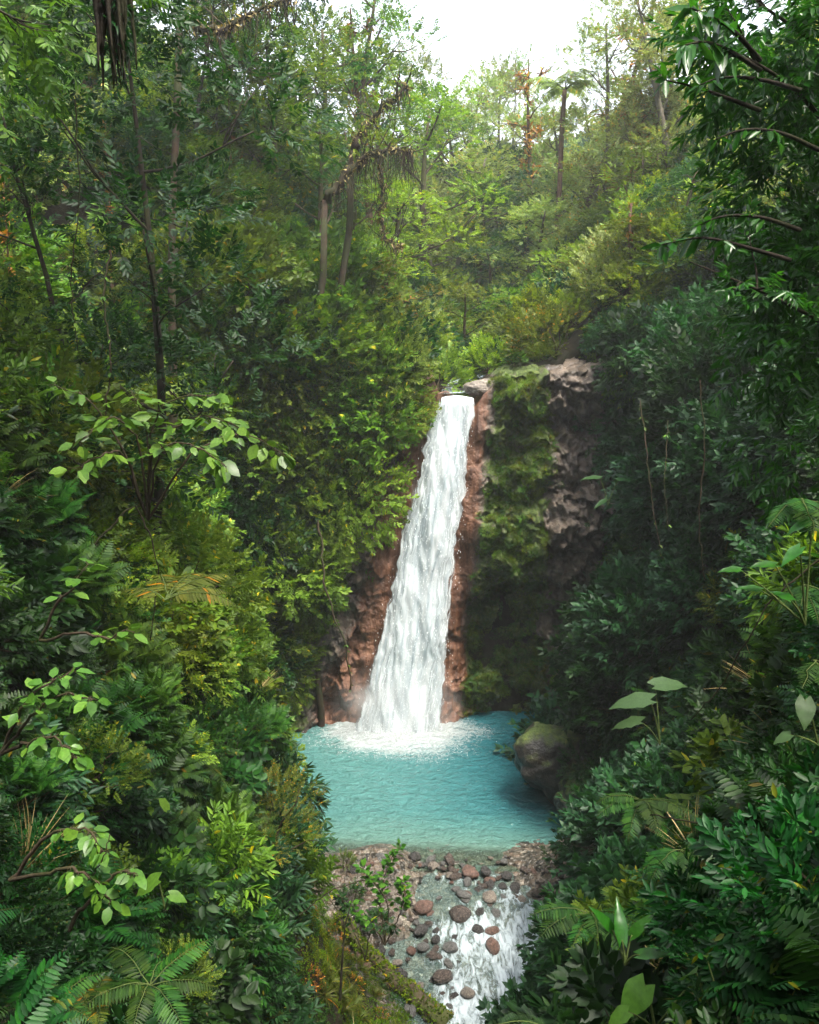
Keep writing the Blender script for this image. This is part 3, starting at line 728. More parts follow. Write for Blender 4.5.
S_ov = [spray(9, .34, .11, leaf8(.42), 55) for _ in range(3)]
S_sm = [spray(15, .30, .055, leaf4(.5), 55) for _ in range(3)]
S_lg = [spray(7, .45, .19, leaf8(.55, .25), 60, 3) for _ in range(3)]
S_nar = [spray(11, .40, .16, leaf8(.2, .25), 40) for _ in range(3)]
S_lan = [spray(9, .40, .17, leaf8(.3, .3), 50) for _ in range(3)]
S_pin = [(lambda f: f[0])(frond(.55, 13, .34, .5, rise=.12, lt=leaf8(.3, .1, .03))) for _ in range(3)]
S_ros = [rosette(9, .17, leaf8(.34)) for _ in range(2)]
S_l4 = [spray(9, .36, .13, leaf4(.5), 55) for _ in range(3)]
S_l4s = [spray(11, .32, .085, leaf4(.55), 60) for _ in range(3)]

def fern_mesh(n=9, L=.9, bip=True, mat='fern', npin=17, rise=.6, pw=.26, droop=.9):
    mb = MB()
    for i in range(n):
        (v, f), pts = frond(L*R.uniform(.7, 1.1), npin, pw, R.uniform(.7, 1.15)*droop, bip, R.uniform(rise-.15, rise+.15))
        a = i*2*PI/n+R.normal(0, .25); c, s_ = math.cos(a), math.sin(a); M = np.array([[c, -s_, 0], [s_, c, 0], [0, 0, 1]])
        mb.add(v@M.T, f, 0); tube(mb, pts@M.T, np.linspace(.008, .002, 12)*L+.001, 3, 1)
    return mb.mesh('fronds', [LM[mat], STEMG])
def bigleaf_mesh(n=10, leaf=.35, h=.5, mat='broad', w=.62):
    mb = MB()
    T = [leaf8(w, .3, .05), leaf8(w*.9, .4, .07)]
    for i in range(n):
        a = i*2.4+R.normal(0, .3); e = R.uniform(.25, 1.1)
        pts = curve((0, 0, 0), (math.cos(a)*e, math.sin(a)*e, 1), h*R.uniform(.6, 1.15), 5, .1, -.04)
        tube(mb, pts, np.linspace(.010, .005, 6), 4, 1)
        d = np.array([[math.cos(a), math.sin(a), R.uniform(-.45, .15)]])
        stamp(mb, T, pts[-1:], d, np.array([[math.cos(a)*.5, math.sin(a)*.5, 1.]]), leaf*R.uniform(.7, 1.15))
    return mb.mesh('leaves', [LM[mat], STEMG])
def tuft_mesh(n=60, L=.7, mat='olive', w=.045, droop=1.3):
    mb = MB()
    for i in range(n):
        a = R.uniform(0, 2*PI); e = R.uniform(.15, 1.0)
        k = 6; t = np.linspace(0, 1, k); ll = L*R.uniform(.5, 1.1); ang = math.pi/2-e*.8-t*droop*R.uniform(.7, 1.3)
        rr = np.concatenate([[0], np.cumsum(np.cos(ang[:-1]))])*ll/k; zz = np.concatenate([[0], np.cumsum(np.sin(ang[:-1]))])*ll/k
        c = np.stack([np.cos(a)*rr, np.sin(a)*rr, zz], 1); sd = np.array([-math.sin(a), math.cos(a), 0]); wd_ = w*L*np.array([.5, .9, 1, .8, .5, .05])
        v = np.concatenate([c-sd*wd_[:, None]/2, c+sd*wd_[:, None]/2]); i0 = np.arange(5)
        mb.add(v, [np.stack([i0, i0+1, i0+7, i0+6], 1)])
    return mb.mesh('blades', LM[mat])
def vine_mesh(n=12, L=1.6, mat='mid', leaf=.1, spread=.5):
    mb = MB(); T = [leaf8(.5, .25)]
    for i in range(n):
        p0 = np.array([R.normal(0, spread), R.normal(0, spread*.4), R.normal(0, .1)])
        pts = curve(p0, (R.normal(0, .3), R.normal(0, .3), -.3), L*R.uniform(.4, 1.1), 8, .22, -.45)
        tube(mb, pts, .005, 3, 1)
        k = int(L*16); t = R.uniform(0, 7.99, k); j = t.astype(int); q = pts[j]+(pts[j+1]-pts[j])*(t-j)[:, None]
        a = R.uniform(0, 2*PI, k)
        stamp(mb, T, q, np.stack([np.cos(a), np.sin(a), R.normal(-.5, .4, k)], 1), upv(k), leaf*R.uniform(.6, 1.2, k))
    return mb.mesh('trailing_stems', [LM[mat], TWIG])
def cushion_mesh(n=170, r=.3, mat='moss', leaf=.05):
    mb = MB(); p, d = dome_pts(n, r, r*.5, thick=.25, low=-.1)
    stamp(mb, [leaf4(.5, .1)], p, d+R.normal(0, .4, d.shape)+np.array([0, 0, .2]), upv(len(p)), leaf*R.uniform(.6, 1.4, len(p)), roll=1)
    return mb.mesh('cushion', LM[mat])

U = {}     # understorey prototypes
def reg(k, me): U.setdefault(k, []).append(me)
def join_me(a, b):
    """one mesh from foliage + stem for scattered undergrowth"""
    o1 = bpy.data.objects.new('t1', a); bm_ = None
    import bmesh
    bm_ = bmesh.new(); bm_.from_mesh(a); n0 = len(bm_.faces); bm_.from_mesh(b)
    bm_.faces.ensure_lookup_table()
    for f in bm_.faces[n0:] if False else list(bm_.faces)[n0:]: f.material_index = 1
    me = bpy.data.meshes.new('plant'); bm_.to_mesh(me); bm_.free()
    me.materials.append(a.materials[0]); me.materials.append(b.materials[0])
    bpy.data.objects.remove(o1)
    return me
for mt, spn, nn in (('mid', S_ov, 120), ('dark', S_ov, 120), ('blue', S_lan, 95), ('mid', S_lan, 95), ('olive', S_sm, 170), ('bright', S_sm, 170), ('dark', S_sm, 190), ('mid', S_lg, 55), ('bright', S_ov, 100), ('yellow', S_sm, 140), ('mid', S_pin, 75), ('fern', S_pin, 70), ('dark', S_lg, 60), ('deep', S_ov, 125), ('deep', S_sm, 190), ('deep', S_lan, 100), ('deep', S_pin, 80), ('yellow', S_ov, 110)):
    f, s_ = bush(.62, .5, nn, spn, mt)
    reg({id(S_ov): 'ov', id(S_lan): 'lan', id(S_sm): 'sm', id(S_lg): 'lg', id(S_pin): 'pin'}[id(spn)]+'_'+mt, join_me(f, s_))
reg('fern', fern_mesh(8, .95)); reg('fern', fern_mesh(7, .8, rise=.5)); reg('fern_n', fern_mesh(8, 1.0, False, 'fern', 20, .5, .22))
reg('fern_s', fern_mesh(8, .95, False, 'fern', 20, .5, .26)); reg('fern_s', fern_mesh(9, .85, False, 'deep', 18, .45, .28))
reg('big', bigleaf_mesh(9, .3, .5, 'broad')); reg('big_d', bigleaf_mesh(10, .28, .5, 'deep'))
reg('tuft', tuft_mesh(70, .8, 'mid')); reg('tuft_o', tuft_mesh(70, .7, 'olive')); reg('tuft_b', tuft_mesh(40, .9, 'dark', .06))
reg('vine', vine_mesh(12, 1.7, 'mid')); reg('vine_d', vine_mesh(12, 1.6, 'dark', .09)); reg('vine_o', vine_mesh(10, 1.5, 'olive', .075))
reg('fern_r', fern_mesh(7, .8, False, 'rust', 16, .25, .24, 1.6)); reg('twigs', tuft_mesh(40, 1.1, 'dry', .012, .5))
reg('moss', cushion_mesh()); reg('moss_g', cushion_mesh(160, .3, 'fern', .06)); reg('rust', cushion_mesh(150, .35, 'rust', .08))
# larger clumps for the far slopes
for mt, spn, nn in (('mid', S_l4, 260), ('bright', S_l4s, 300), ('yellow', S_l4s, 300), ('fpale', S_l4s, 300), ('fpale', S_l4, 260), ('dark', S_l4, 260), ('olive', S_l4s, 300), ('blue', S_l4, 240), ('mid', S_l4s, 320)):
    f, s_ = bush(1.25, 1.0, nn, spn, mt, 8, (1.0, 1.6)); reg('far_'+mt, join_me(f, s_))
rf, rs_ = bush(1.0, .9, 150, S_l4s, 'rust', 14, (.8, 1.5)); reg('far_rust', join_me(rf, rs_))

# ------------------------------------------------------------------ scattering uncountable growth (geometry nodes)
def scatter(name, keys, pts, nrm, key_idx, scl, label, lean=.5, cat=None):
    col = bpy.data.collections.new(name+'_parts')
    order = []
    for i, k in enumerate(keys):
        for j, me in enumerate(U[k]):
            o = bpy.data.objects.new('%03d' % len(order), me); col.objects.link(o); order.append((i, j))
    first = {}
    for n_, (i, j) in enumerate(order): first.setdefault(i, []).append(n_)
    idx = np.array([random.choice(first[k]) for k in key_idx], np.int32)
    rot = np.zeros((len(pts), 3), np.float32)
    for i in range(len(pts)):
        up = (Vector(nrm[i])*lean+Vector((0, 0, 1))*(1-lean)).normalized()
        q = up.to_track_quat('Z', 'Y') @ Euler((0, 0, random.uniform(0, 6.283))).to_quaternion()
        rot[i] = q.to_euler()[:]
    me = bpy.data.meshes.new(name); me.vertices.add(len(pts)); me.vertices.foreach_set('co', np.asarray(pts, np.float32).ravel())
    a = me.attributes.new('rot', 'FLOAT_VECTOR', 'POINT'); a.data.foreach_set('vector', rot.ravel())
    a = me.attributes.new('scl', 'FLOAT', 'POINT'); a.data.foreach_set('value', np.asarray(scl, np.float32))
    a = me.attributes.new('idx', 'INT', 'POINT'); a.data.foreach_set('value', idx)
    o = ob(name, me, kind='stuff', label=label)
    g = bpy.data.node_groups.new(name, 'GeometryNodeTree')
    g.interface.new_socket('Geometry', in_out='INPUT', socket_type='NodeSocketGeometry'); g.interface.new_socket('Geometry', in_out='OUTPUT', socket_type='NodeSocketGeometry')
    n, l = g.nodes, g.links
    gi = n.new('NodeGroupInput'); go = n.new('NodeGroupOutput')
    ci = n.new('GeometryNodeCollectionInfo'); ci.inputs['Collection'].default_value = col; ci.inputs['Separate Children'].default_value = True; ci.inputs['Reset Children'].default_value = True
    ip = n.new('GeometryNodeInstanceOnPoints'); ip.inputs['Pick Instance'].default_value = True
    def att(nm, ty):
        t = n.new('GeometryNodeInputNamedAttribute'); t.data_type = ty; t.inputs['Name'].default_value = nm; return t.outputs['Attribute']
    er = n.new('FunctionNodeEulerToRotation'); l.new(att('rot', 'FLOAT_VECTOR'), er.inputs[0])
    l.new(gi.outputs[0], ip.inputs['Points']); l.new(ci.outputs[0], ip.inputs['Instance']); l.new(att('idx', 'INT'), ip.inputs['Instance Index'])
    l.new(er.outputs[0], ip.inputs['Rotation']); l.new(att('scl', 'FLOAT'), ip.inputs['Scale']); l.new(ip.outputs[0], go.inputs[0])
    md = o.modifiers.new('growth', 'NODES'); md.node_group = g
    return o

# sample the ground by area
V = tv; Q = tfq
a_, b_, c_, d_ = V[Q[:, 0]], V[Q[:, 1]], V[Q[:, 2]], V[Q[:, 3]]
nr = np.cross(c_-a_, d_-b_); area = .5*np.linalg.norm(nr, axis=1); nr = nr/(2*area[:, None]+1e-9)
cen = (a_+b_+c_+d_)/4
px, py, dep = project(cen)
vis = (dep > .5) & (px > -160) & (px < 980) & (py > -260) & (py < 1250) & (cen[:, 1] < 135)
near = (np.hypot(cen[:, 0], cen[:, 1]) < 6.5) & (cen[:, 1] > -2)
ok = (vis | near) & ~((cen[:, 0] > interp(cen[:, 1], XL)-np.where((cen[:, 1] > 23.5) & (cen[:, 1] < 31), .9, .25)) & (cen[:, 0] < interp(cen[:, 1], XR)+np.where(cen[:, 1] < 22.5, .7, .1)) & (cen[:, 1] < 33.2) & (cen[:, 1] > 15))
ok &= ~((cen[:, 1] > 29.5) & (cen[:, 1] < 33.4) & (np.abs(cen[:, 0]-.4) < 4.5))
ok &= ~((cen[:, 1] > 29.5) & (cen[:, 1] < 33.8) & (cen[:, 0] > 0) & (cen[:, 0] < 8.0))
ok &= ~((np.abs(cen[:, 0]-interp(cen[:, 1], UC)) < 1.1) & (cen[:, 1] > 33) & (cen[:, 1] < 60))
bankm = (cen[:, 1] > 12.8) & (cen[:, 1] < 20.5) & (cen[:, 0] > interp(cen[:, 1], XL)-2.8) & (cen[:, 0] < 1)
ok &= ~bankm
ok &= ~((cen[:, 1] > 7) & (cen[:, 1] < 15.2) & (cen[:, 0] > interp(cen[:, 1], XL)-.3) & (cen[:, 0] < interp(cen[:, 1], XR)+.4))
ok &= ~((cen[:, 1] < 3.4) & (np.abs(cen[:, 0]) < 1.1))       # trodden viewpoint
def sample(mask, dens):
    w_ = area*mask*dens; tot = w_.sum(); n_ = int(tot)
    i = R.choice(len(area), n_, p=w_/tot); r1, r2 = R.uniform(0, 1, n_)[:, None], R.uniform(0, 1, n_)[:, None]
    p = (a_[i]*(1-r1)+b_[i]*r1)*(1-r2)+(d_[i]*(1-r1)+c_[i]*r1)*r2
    return p, nr[i]
dist = np.linalg.norm(cen-np.array([0, 0, 15.]), axis=1)
def pick(p, table, seed, sc=.35):
    """species patches: weights shift with noise"""
    n_ = len(p); W = np.zeros((n_, len(table)))
    for j, (k, w0) in enumerate(table): W[:, j] = w0*np.exp(3.2*fbm(p, sc, 2, seed+j*13))
    W = np.cumsum(W/W.sum(1)[:, None], 1); r_ = R.uniform(0, 1, n_)[:, None]
    return np.minimum((r_ > W).sum(1), len(table)-1)

# A. near and middle slopes
bank = ok & (dist < 34)
dn = np.clip(52/dist**1.05, 1.2, 6.5)
p, q_ = sample(bank, dn)
tabL = [('ov_mid', 1), ('ov_dark', .8), ('lan_mid', .8), ('sm_olive', .6), ('sm_bright', 1.3), ('sm_dark', .9), ('lg_mid', .5), ('ov_bright', .7), ('pin_mid', .8), ('pin_fern', .8), ('fern', 1.3), ('fern_n', .7), ('big', .35), ('tuft_o', .5), ('vine', .5), ('vine_o', .5), ('lan_blue', .3)]
tabR = [('far_blue', .6), ('far_dark', .5), ('ov_mid', .8), ('ov_dark', 1.1), ('lan_mid', .9), ('lan_blue', 1.2), ('sm_dark', .8), ('lg_mid', .9), ('lg_dark', .8), ('pin_mid', .8), ('pin_fern', .9), ('fern', 1.3), ('fern_n', .9), ('big', .7), ('big_d', .7), ('tuft_b', .5), ('vine_d', .7), ('vine', .4)]
ds = np.linalg.norm(p-np.array([0, 0, 15.]), axis=1)
# pockets where little grows, so the dark floor shows
pk = fbm(p, .55, 2, 61)
kp = (pk > -.12) | (R.uniform(0, 1, len(p)) < .25); p, q_, ds = p[kp], q_[kp], ds[kp]
tabN = [('ov_deep', 1.1), ('ov_dark', 1), ('lan_deep', .8), ('sm_deep', 1.2), ('sm_dark', .8), ('pin_deep', .9), ('fern_n', .8), ('fern_s', 1.2), ('lan_blue', .5), ('lg_dark', .5), ('ov_mid', .35), ('tuft_b', .5), ('vine_d', .6), ('big_d', .25)]  # darker leaf tones put foreground shade into the near banks' colour
tabL = [('far_mid', .5), ('far_bright', .5), ('ov_mid', 1.2), ('ov_deep', .7), ('ov_yellow', .7), ('sm_yellow', .7), ('sm_bright', 1.4), ('sm_deep', .4), ('ov_bright', 1.2), ('pin_mid', .7), ('pin_fern', .7), ('fern_s', .9), ('lan_mid', .6), ('tuft_o', .4), ('vine', .5), ('vine_o', .4), ('sm_olive', .4)]  # brighter, yellower leaf tones put warm light into the left slope's colour
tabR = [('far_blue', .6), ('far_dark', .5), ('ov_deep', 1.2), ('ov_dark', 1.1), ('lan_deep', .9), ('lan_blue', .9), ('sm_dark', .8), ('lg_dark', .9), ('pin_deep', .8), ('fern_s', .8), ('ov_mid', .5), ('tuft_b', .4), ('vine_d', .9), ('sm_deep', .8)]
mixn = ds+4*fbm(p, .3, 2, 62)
nearm = mixn < np.where(p[:, 0] > 0, 16, np.interp(p[:, 2], [4, 9, 13], [26, 18, 14.5]))  # shade tones reach further back low on the left
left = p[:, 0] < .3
for m, tab, lab in ((nearm & left, tabN, 'deep green shade toned ferns and shrubs matting the near left bank'), (nearm & ~left, tabN[::-1], 'deep green shade toned ferns and shrubs matting the near right bank'),
                    (~nearm & left, tabL, 'yellow green sunlight toned shrubs matting the left slope further back'), (~nearm & ~left, tabR, 'dark bluish shrubs matting the right wall further back')):
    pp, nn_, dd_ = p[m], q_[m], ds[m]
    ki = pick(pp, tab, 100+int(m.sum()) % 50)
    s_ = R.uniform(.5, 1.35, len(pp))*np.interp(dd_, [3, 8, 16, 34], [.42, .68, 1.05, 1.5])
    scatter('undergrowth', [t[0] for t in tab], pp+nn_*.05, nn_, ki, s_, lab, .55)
# taller plants standing proud of the mat
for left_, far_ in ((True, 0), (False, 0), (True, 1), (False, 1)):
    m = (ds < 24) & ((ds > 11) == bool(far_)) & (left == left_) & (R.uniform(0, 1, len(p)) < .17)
    tab = [('fern_s', 1.6), ('ov_deep', 1.2), ('lg_dark', 1.0), ('big', .8), ('pin_deep', 1.0), ('lan_deep', .9), ('vine_d', .6), ('fern', .6), ('ov_mid', .5), ('fern_r', .3), ('twigs', .5), ('sm_deep', .5)] if not far_ else [('fern_s', 1.3), ('ov_mid', 1.2), ('lg_mid', 1.0), ('big', .7), ('pin_fern', 1.0), ('ov_bright', .5 if left_ else .3), ('lan_mid', .9), ('vine', .6), ('fern', .5), ('sm_bright', .5), ('fern_r', .35), ('twigs', .5), ('tuft', .4)]  # near plants take the shade darkened leaf tones too
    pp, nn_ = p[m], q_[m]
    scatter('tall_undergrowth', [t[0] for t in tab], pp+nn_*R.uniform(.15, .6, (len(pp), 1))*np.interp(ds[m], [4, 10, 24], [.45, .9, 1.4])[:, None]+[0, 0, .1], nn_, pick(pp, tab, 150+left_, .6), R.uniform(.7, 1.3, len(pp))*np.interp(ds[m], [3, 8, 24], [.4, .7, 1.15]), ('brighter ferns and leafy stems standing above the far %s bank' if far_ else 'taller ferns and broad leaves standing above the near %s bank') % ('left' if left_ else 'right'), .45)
# B. far slopes
farm = ok & (dist >= 34)
p, q_ = sample(farm, np.clip(34/dist, .25, 1)*.85)
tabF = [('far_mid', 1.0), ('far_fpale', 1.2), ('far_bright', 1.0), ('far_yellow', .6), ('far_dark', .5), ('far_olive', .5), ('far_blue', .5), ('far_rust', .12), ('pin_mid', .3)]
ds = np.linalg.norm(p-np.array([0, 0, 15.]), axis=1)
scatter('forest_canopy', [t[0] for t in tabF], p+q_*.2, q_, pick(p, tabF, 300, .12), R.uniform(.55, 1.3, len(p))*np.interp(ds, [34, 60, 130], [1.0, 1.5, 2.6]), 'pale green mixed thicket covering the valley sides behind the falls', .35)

ok &= ~((cen[:, 1] > 7) & (cen[:, 1] < 15.2) & (cen[:, 0] > interp(cen[:, 1], XL)-.3) & (cen[:, 0] < interp(cen[:, 1], XR)+.4))
bm2 = bankm & (cen[:, 0] < interp(cen[:, 1], XL)+.1)
p, q_ = sample(bm2, np.full(len(area), 22.))
tabM = [('moss', 3), ('tuft_o', .3), ('moss_g', .6), ('rust', .07)]
scatter('bank_moss', [t[0] for t in tabM], p, q_, pick(p, tabM, 900, 1.5), R.uniform(.4, .9, len(p)), 'yellow green moss covering the low bank left of the rapids', .7)
# C. cliff growth
cf = np.asarray(mb.f[0]) if False else grid_faces(nu, nv)
ca, cb, cc, cd = P3[cf[:, 0]], P3[cf[:, 1]], P3[cf[:, 2]], P3[cf[:, 3]]
cn = np.cross(cc-ca, cd-cb); cA = .5*np.linalg.norm(cn, axis=1); cn = cn/(2*cA[:, None]+1e-9)
if (cn[:, 1] > 0).mean() > .5: cn = -cn
cM = moss[cf].mean(1); cO = orange[cf].mean(1); cc_ = (ca+cb+cc+cd)/4
def csample(w_, n_):
    w_ = np.clip(w_, 0, None)*cA; i = R.choice(len(w_), n_, p=w_/w_.sum()); r_ = R.uniform(0, 1, (n_, 1)); return ca[i]*(1-r_)+cc[i]*r_, cn[i]
above = (cc_[:, 2] > .1) & (cc_[:, 2] < 13.6); above2 = (cc_[:, 2] > .1)
xfl = np.interp(cc_[:, 2], [0, 3.5, 7, 10, 13], [-.45, .1, .68, 1.2, 1.75]); wfl = np.interp(cc_[:, 2], [0, 7, 13], [1.6, 1.15, .8])
wR = above*np.clip(cM-.2, 0, 1)*(cc_[:, 0] > xfl+wfl+.25)*(.25+np.clip(fbm(cc_, .8, 3, 91)+.2, 0, 1))
p, q_ = csample(wR, 3000)
tabC = [('moss', 2.0), ('moss_g', 1.6), ('tuft', .5), ('tuft_o', .6), ('fern_n', .35), ('sm_bright', .35)]
ki = pick(p, tabC, 500, .9); s_ = np.array([.8, .8, .45, .5, .4, .35])[ki]*R.uniform(.4, 1.15, len(p))
scatter('cliff_moss', [t[0] for t in tabC], p, q_, ki, s_, 'green moss cushions and grass tufts on the cliff right of the falls', .6)
# hanging thicket left of the fall, and the leafy wall right of x=5.4
gapL = xfl-wfl-np.interp(cc_[:, 2], [0, 3, 6.5, 9, 13], [2.6, 2.4, 2.6, 2.3, 1.5])
wL = above2*(cc_[:, 0] < gapL)*np.interp(cc_[:, 2], [0, 1.0, 3.5, 13], [0, .15, 1, 1.2])
p, q_ = csample(wL, 520)
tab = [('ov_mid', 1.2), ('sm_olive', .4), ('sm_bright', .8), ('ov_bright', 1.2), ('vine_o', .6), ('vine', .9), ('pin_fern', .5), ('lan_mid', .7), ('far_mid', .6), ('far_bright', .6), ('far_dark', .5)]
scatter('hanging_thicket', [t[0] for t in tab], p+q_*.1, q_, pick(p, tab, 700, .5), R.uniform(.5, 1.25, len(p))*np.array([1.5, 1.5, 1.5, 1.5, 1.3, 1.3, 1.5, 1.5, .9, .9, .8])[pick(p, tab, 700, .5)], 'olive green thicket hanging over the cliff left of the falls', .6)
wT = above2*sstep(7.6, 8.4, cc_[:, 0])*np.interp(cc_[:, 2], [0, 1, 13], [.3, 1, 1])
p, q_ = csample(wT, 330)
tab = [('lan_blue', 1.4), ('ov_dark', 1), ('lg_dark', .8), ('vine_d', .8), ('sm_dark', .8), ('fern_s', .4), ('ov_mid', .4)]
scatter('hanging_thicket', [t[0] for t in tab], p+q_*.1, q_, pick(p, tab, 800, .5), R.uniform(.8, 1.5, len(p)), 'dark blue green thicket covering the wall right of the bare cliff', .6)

# ------------------------------------------------------------------ haze: moist air filling the gorge
HB = (-420, -300, -8, 420, 150, 75)
x0, y0, z0, x1, y1, z1 = -140, -40, -14, 140, 240, 75
# ------------------------------------------------------------------ individual things
def thing(name, label, cat, loc=(0, 0, 0), rz=0, sc=1, group=None):
    o = bpy.data.objects.new(name, None); C.objects.link(o); o.location = loc; o.rotation_euler = (0, 0, rz)
    o.scale = sc if hasattr(sc, '__len__') else (sc, sc, sc)
    o.empty_display_size = .3
    o['label'] = label; o['category'] = cat
    if group: o['group'] = group
    return o
def make(name, label, cat, parts, loc, rz=0, sc=1, group=None):
    """parts: list of (part name, mesh)"""
    t = thing(name, label, cat, loc, rz, sc, group)
    for pn, me in parts:
        o = ob(pn, me, t)
        if pn in ('epiphytes', 'hanging_roots', 'fuzz'): o['kind'] = 'stuff'
    return t

def tree_meshes(h=10, r=2.4, spr=S_l4, mat='mid', bark=BARK, limbs=10, nspray=700, lo=.4, sps=(.9, 1.5), clump=.42, lean=.12, epi=None, tr=.16, flat=.65, hang=0, profile='round', nepi=50):
    mt, mc, me_ = MB(), MB(), MB()
    tk = curve((0, 0, -.6), (R.normal(0, lean), R.normal(0, lean), 1), h*.9+.6, 12, .10, .06)
    tube(mt, tk, np.linspace(tr*1.25, tr*.25, 13), 7, 0, .12)
    cl = [(tk[-1], r*clump*.9)]
    ends = []
    for i in range(limbs):
        t = lo+(.97-lo)*(i+R.uniform(0, .8))/limbs; j = min(int(t*12), 11); p0 = tk[j]+(tk[j+1]-tk[j])*(t*12-j)
        a = i*2.4+R.normal(0, .4); f = {'round': math.sin(PI*min(1, .25+.75*(t-lo)/(1-lo)))**.6, 'top': .35+.65*t, 'slim': .8}[profile]
        L = r*f*R.uniform(.75, 1.1); e = R.uniform(.15, .8)
        c = curve(p0, (math.cos(a), math.sin(a), e), L, 7, .22, .05)
        tube(mt, c, np.linspace(tr*.42*(1.1-t*.5), .012, 8), 5, 0, .1)
        ends.append(c)
        cl.append((c[-1], r*clump*R.uniform(.7, 1.15)))
        if R.uniform() < .7: cl.append((c[4]+R.normal(0, .15*r, 3)*np.array([1, 1, .4]), r*clump*R.uniform(.5, .8)))
        for q in range(2):
            c2 = curve(c[R.integers(2, 6)], (math.cos(a+R.normal(0, .9)), math.sin(a+R.normal(0, .9)), R.uniform(.1, .9)), L*.5, 5, .3, .05)
            tube(mt, c2, np.linspace(tr*.18, .008, 6), 4); 
            if R.uniform() < .6: cl.append((c2[-1], r*clump*R.uniform(.4, .7)))
    w_ = np.array([c[1]**2 for c in cl]); w_ /= w_.sum()
    k = R.choice(len(cl), nspray, p=w_)
    d = R.normal(0, 1, (nspray, 3)); d[:, 2] = np.abs(d[:, 2])*1.1-.35; d /= np.linalg.norm(d, axis=1)[:, None]
    cen_ = np.array([cl[i][0] for i in k]); rad = np.array([cl[i][1] for i in k])
    pos_ = cen_+d*rad[:, None]*np.array([1, 1, flat])*(R.uniform(.25, 1, nspray)**.5)[:, None]
    stamp(mc, spr, pos_, d+R.normal(0, .35, d.shape)+np.array([0, 0, .15-hang]), upv(nspray), R.uniform(*sps, nspray))
    out = [('trunk', mt.mesh('trunk', bark, True)), ('crown', mc.mesh('crown', LM[mat]))]
    if epi:
        src = [tk[4:]]+ends
        P_ = np.array([src[R.integers(len(src))][R.integers(0, 5)] for _ in range(nepi)]); a = R.uniform(0, 2*PI, (nepi, 5))
        for q in range(5):
            stamp(me_, [leaf8(.3, .2)], P_+R.normal(0, .1, P_.shape), np.stack([np.cos(a[:, q]), np.sin(a[:, q]), R.normal(.2, .5, nepi)], 1), upv(nepi), R.uniform(.25, .5, nepi)*epi[1])
        out.append(('epiphytes', me_.mesh('epiphytes', LM[epi[0]])))
    return out, h
TR = {}
TR['mid'] = [tree_meshes(10, 2.5, S_l4, 'mid', BARK, nspray=800), tree_meshes(10, 2.3, S_l4s, 'mid', BARK, nspray=820, lo=.3)]
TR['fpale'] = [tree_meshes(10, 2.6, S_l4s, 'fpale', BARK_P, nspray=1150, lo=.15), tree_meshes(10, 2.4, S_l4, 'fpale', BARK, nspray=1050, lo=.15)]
TR['bright'] = [tree_meshes(9, 2.6, S_l4s, 'bright', BARK, nspray=800, lo=.3), tree_meshes(9, 2.4, S_l4, 'bright', BARK_P, nspray=760, lo=.35)]
TR['yellow'] = [tree_meshes(8, 2.6, S_l4s, 'yellow', BARK_R, nspray=760, lo=.3, epi=('olive', .8)), tree_meshes(8, 2.4, S_l4s, 'yellow', BARK, nspray=600, lo=.3)]
TR['dark'] = [tree_meshes(10, 2.5, S_l4, 'dark', BARK, nspray=640, lo=.3), tree_meshes(10, 2.3, S_l4s, 'blue', BARK, nspray=700, lo=.25)]
TR['olive'] = [tree_meshes(9, 2.4, S_l4s, 'olive', BARK_R, nspray=700, lo=.3, epi=('rust', .9)), tree_meshes(9, 2.3, S_l4s, 'olive', BARK, nspray=760, lo=.3)]
TR['sparse'] = [tree_meshes(12, 2.6, S_l4s, 'mid', BARK_R, limbs=12, nspray=260, lo=.5, clump=.34, profile='top', epi=('rust', 1.1), tr=.2, nepi=110), tree_meshes(12, 2.2, S_l4s, 'bright', BARK_R, limbs=11, nspray=190, lo=.45, clump=.32, profile='top', epi=('rust', 1.0), tr=.17, nepi=90)]
TR['slim'] = [tree_meshes(12, 1.3, S_l4s, 'bright', BARK_P, limbs=14, nspray=260, lo=.25, clump=.5, profile='slim', tr=.12, epi=('olive', .7)), tree_meshes(12, 1.2, S_l4s, 'mid', BARK, limbs=12, nspray=230, lo=.35, clump=.5, profile='slim', tr=.12)]
TR['grey'] = [tree_meshes(9, 2.3, S_ov, 'blue', BARK, limbs=10, nspray=700, lo=.3, sps=(.7, 1.1)), ]
# mid-distance trees with real leaves
TR['leafy'] = [tree_meshes(8, 2.0, S_ov, 'bright', BARK, limbs=9, nspray=1150, lo=.10, sps=(.8, 1.2), tr=.07, clump=.5), tree_meshes(8, 2.0, S_lan, 'mid', BARK, limbs=9, nspray=800, lo=.12, sps=(.8, 1.2), tr=.10, clump=.5)]
TR['leafy_d'] = [tree_meshes(8, 2.0, S_ov, 'dark', BARK_D, limbs=10, nspray=1250, lo=.08, sps=(.8, 1.2), tr=.07, clump=.5), tree_meshes(8, 2.0, S_ov, 'deep', BARK_D, limbs=9, nspray=1150, lo=.08, sps=(.8, 1.2), tr=.07, clump=.5)]

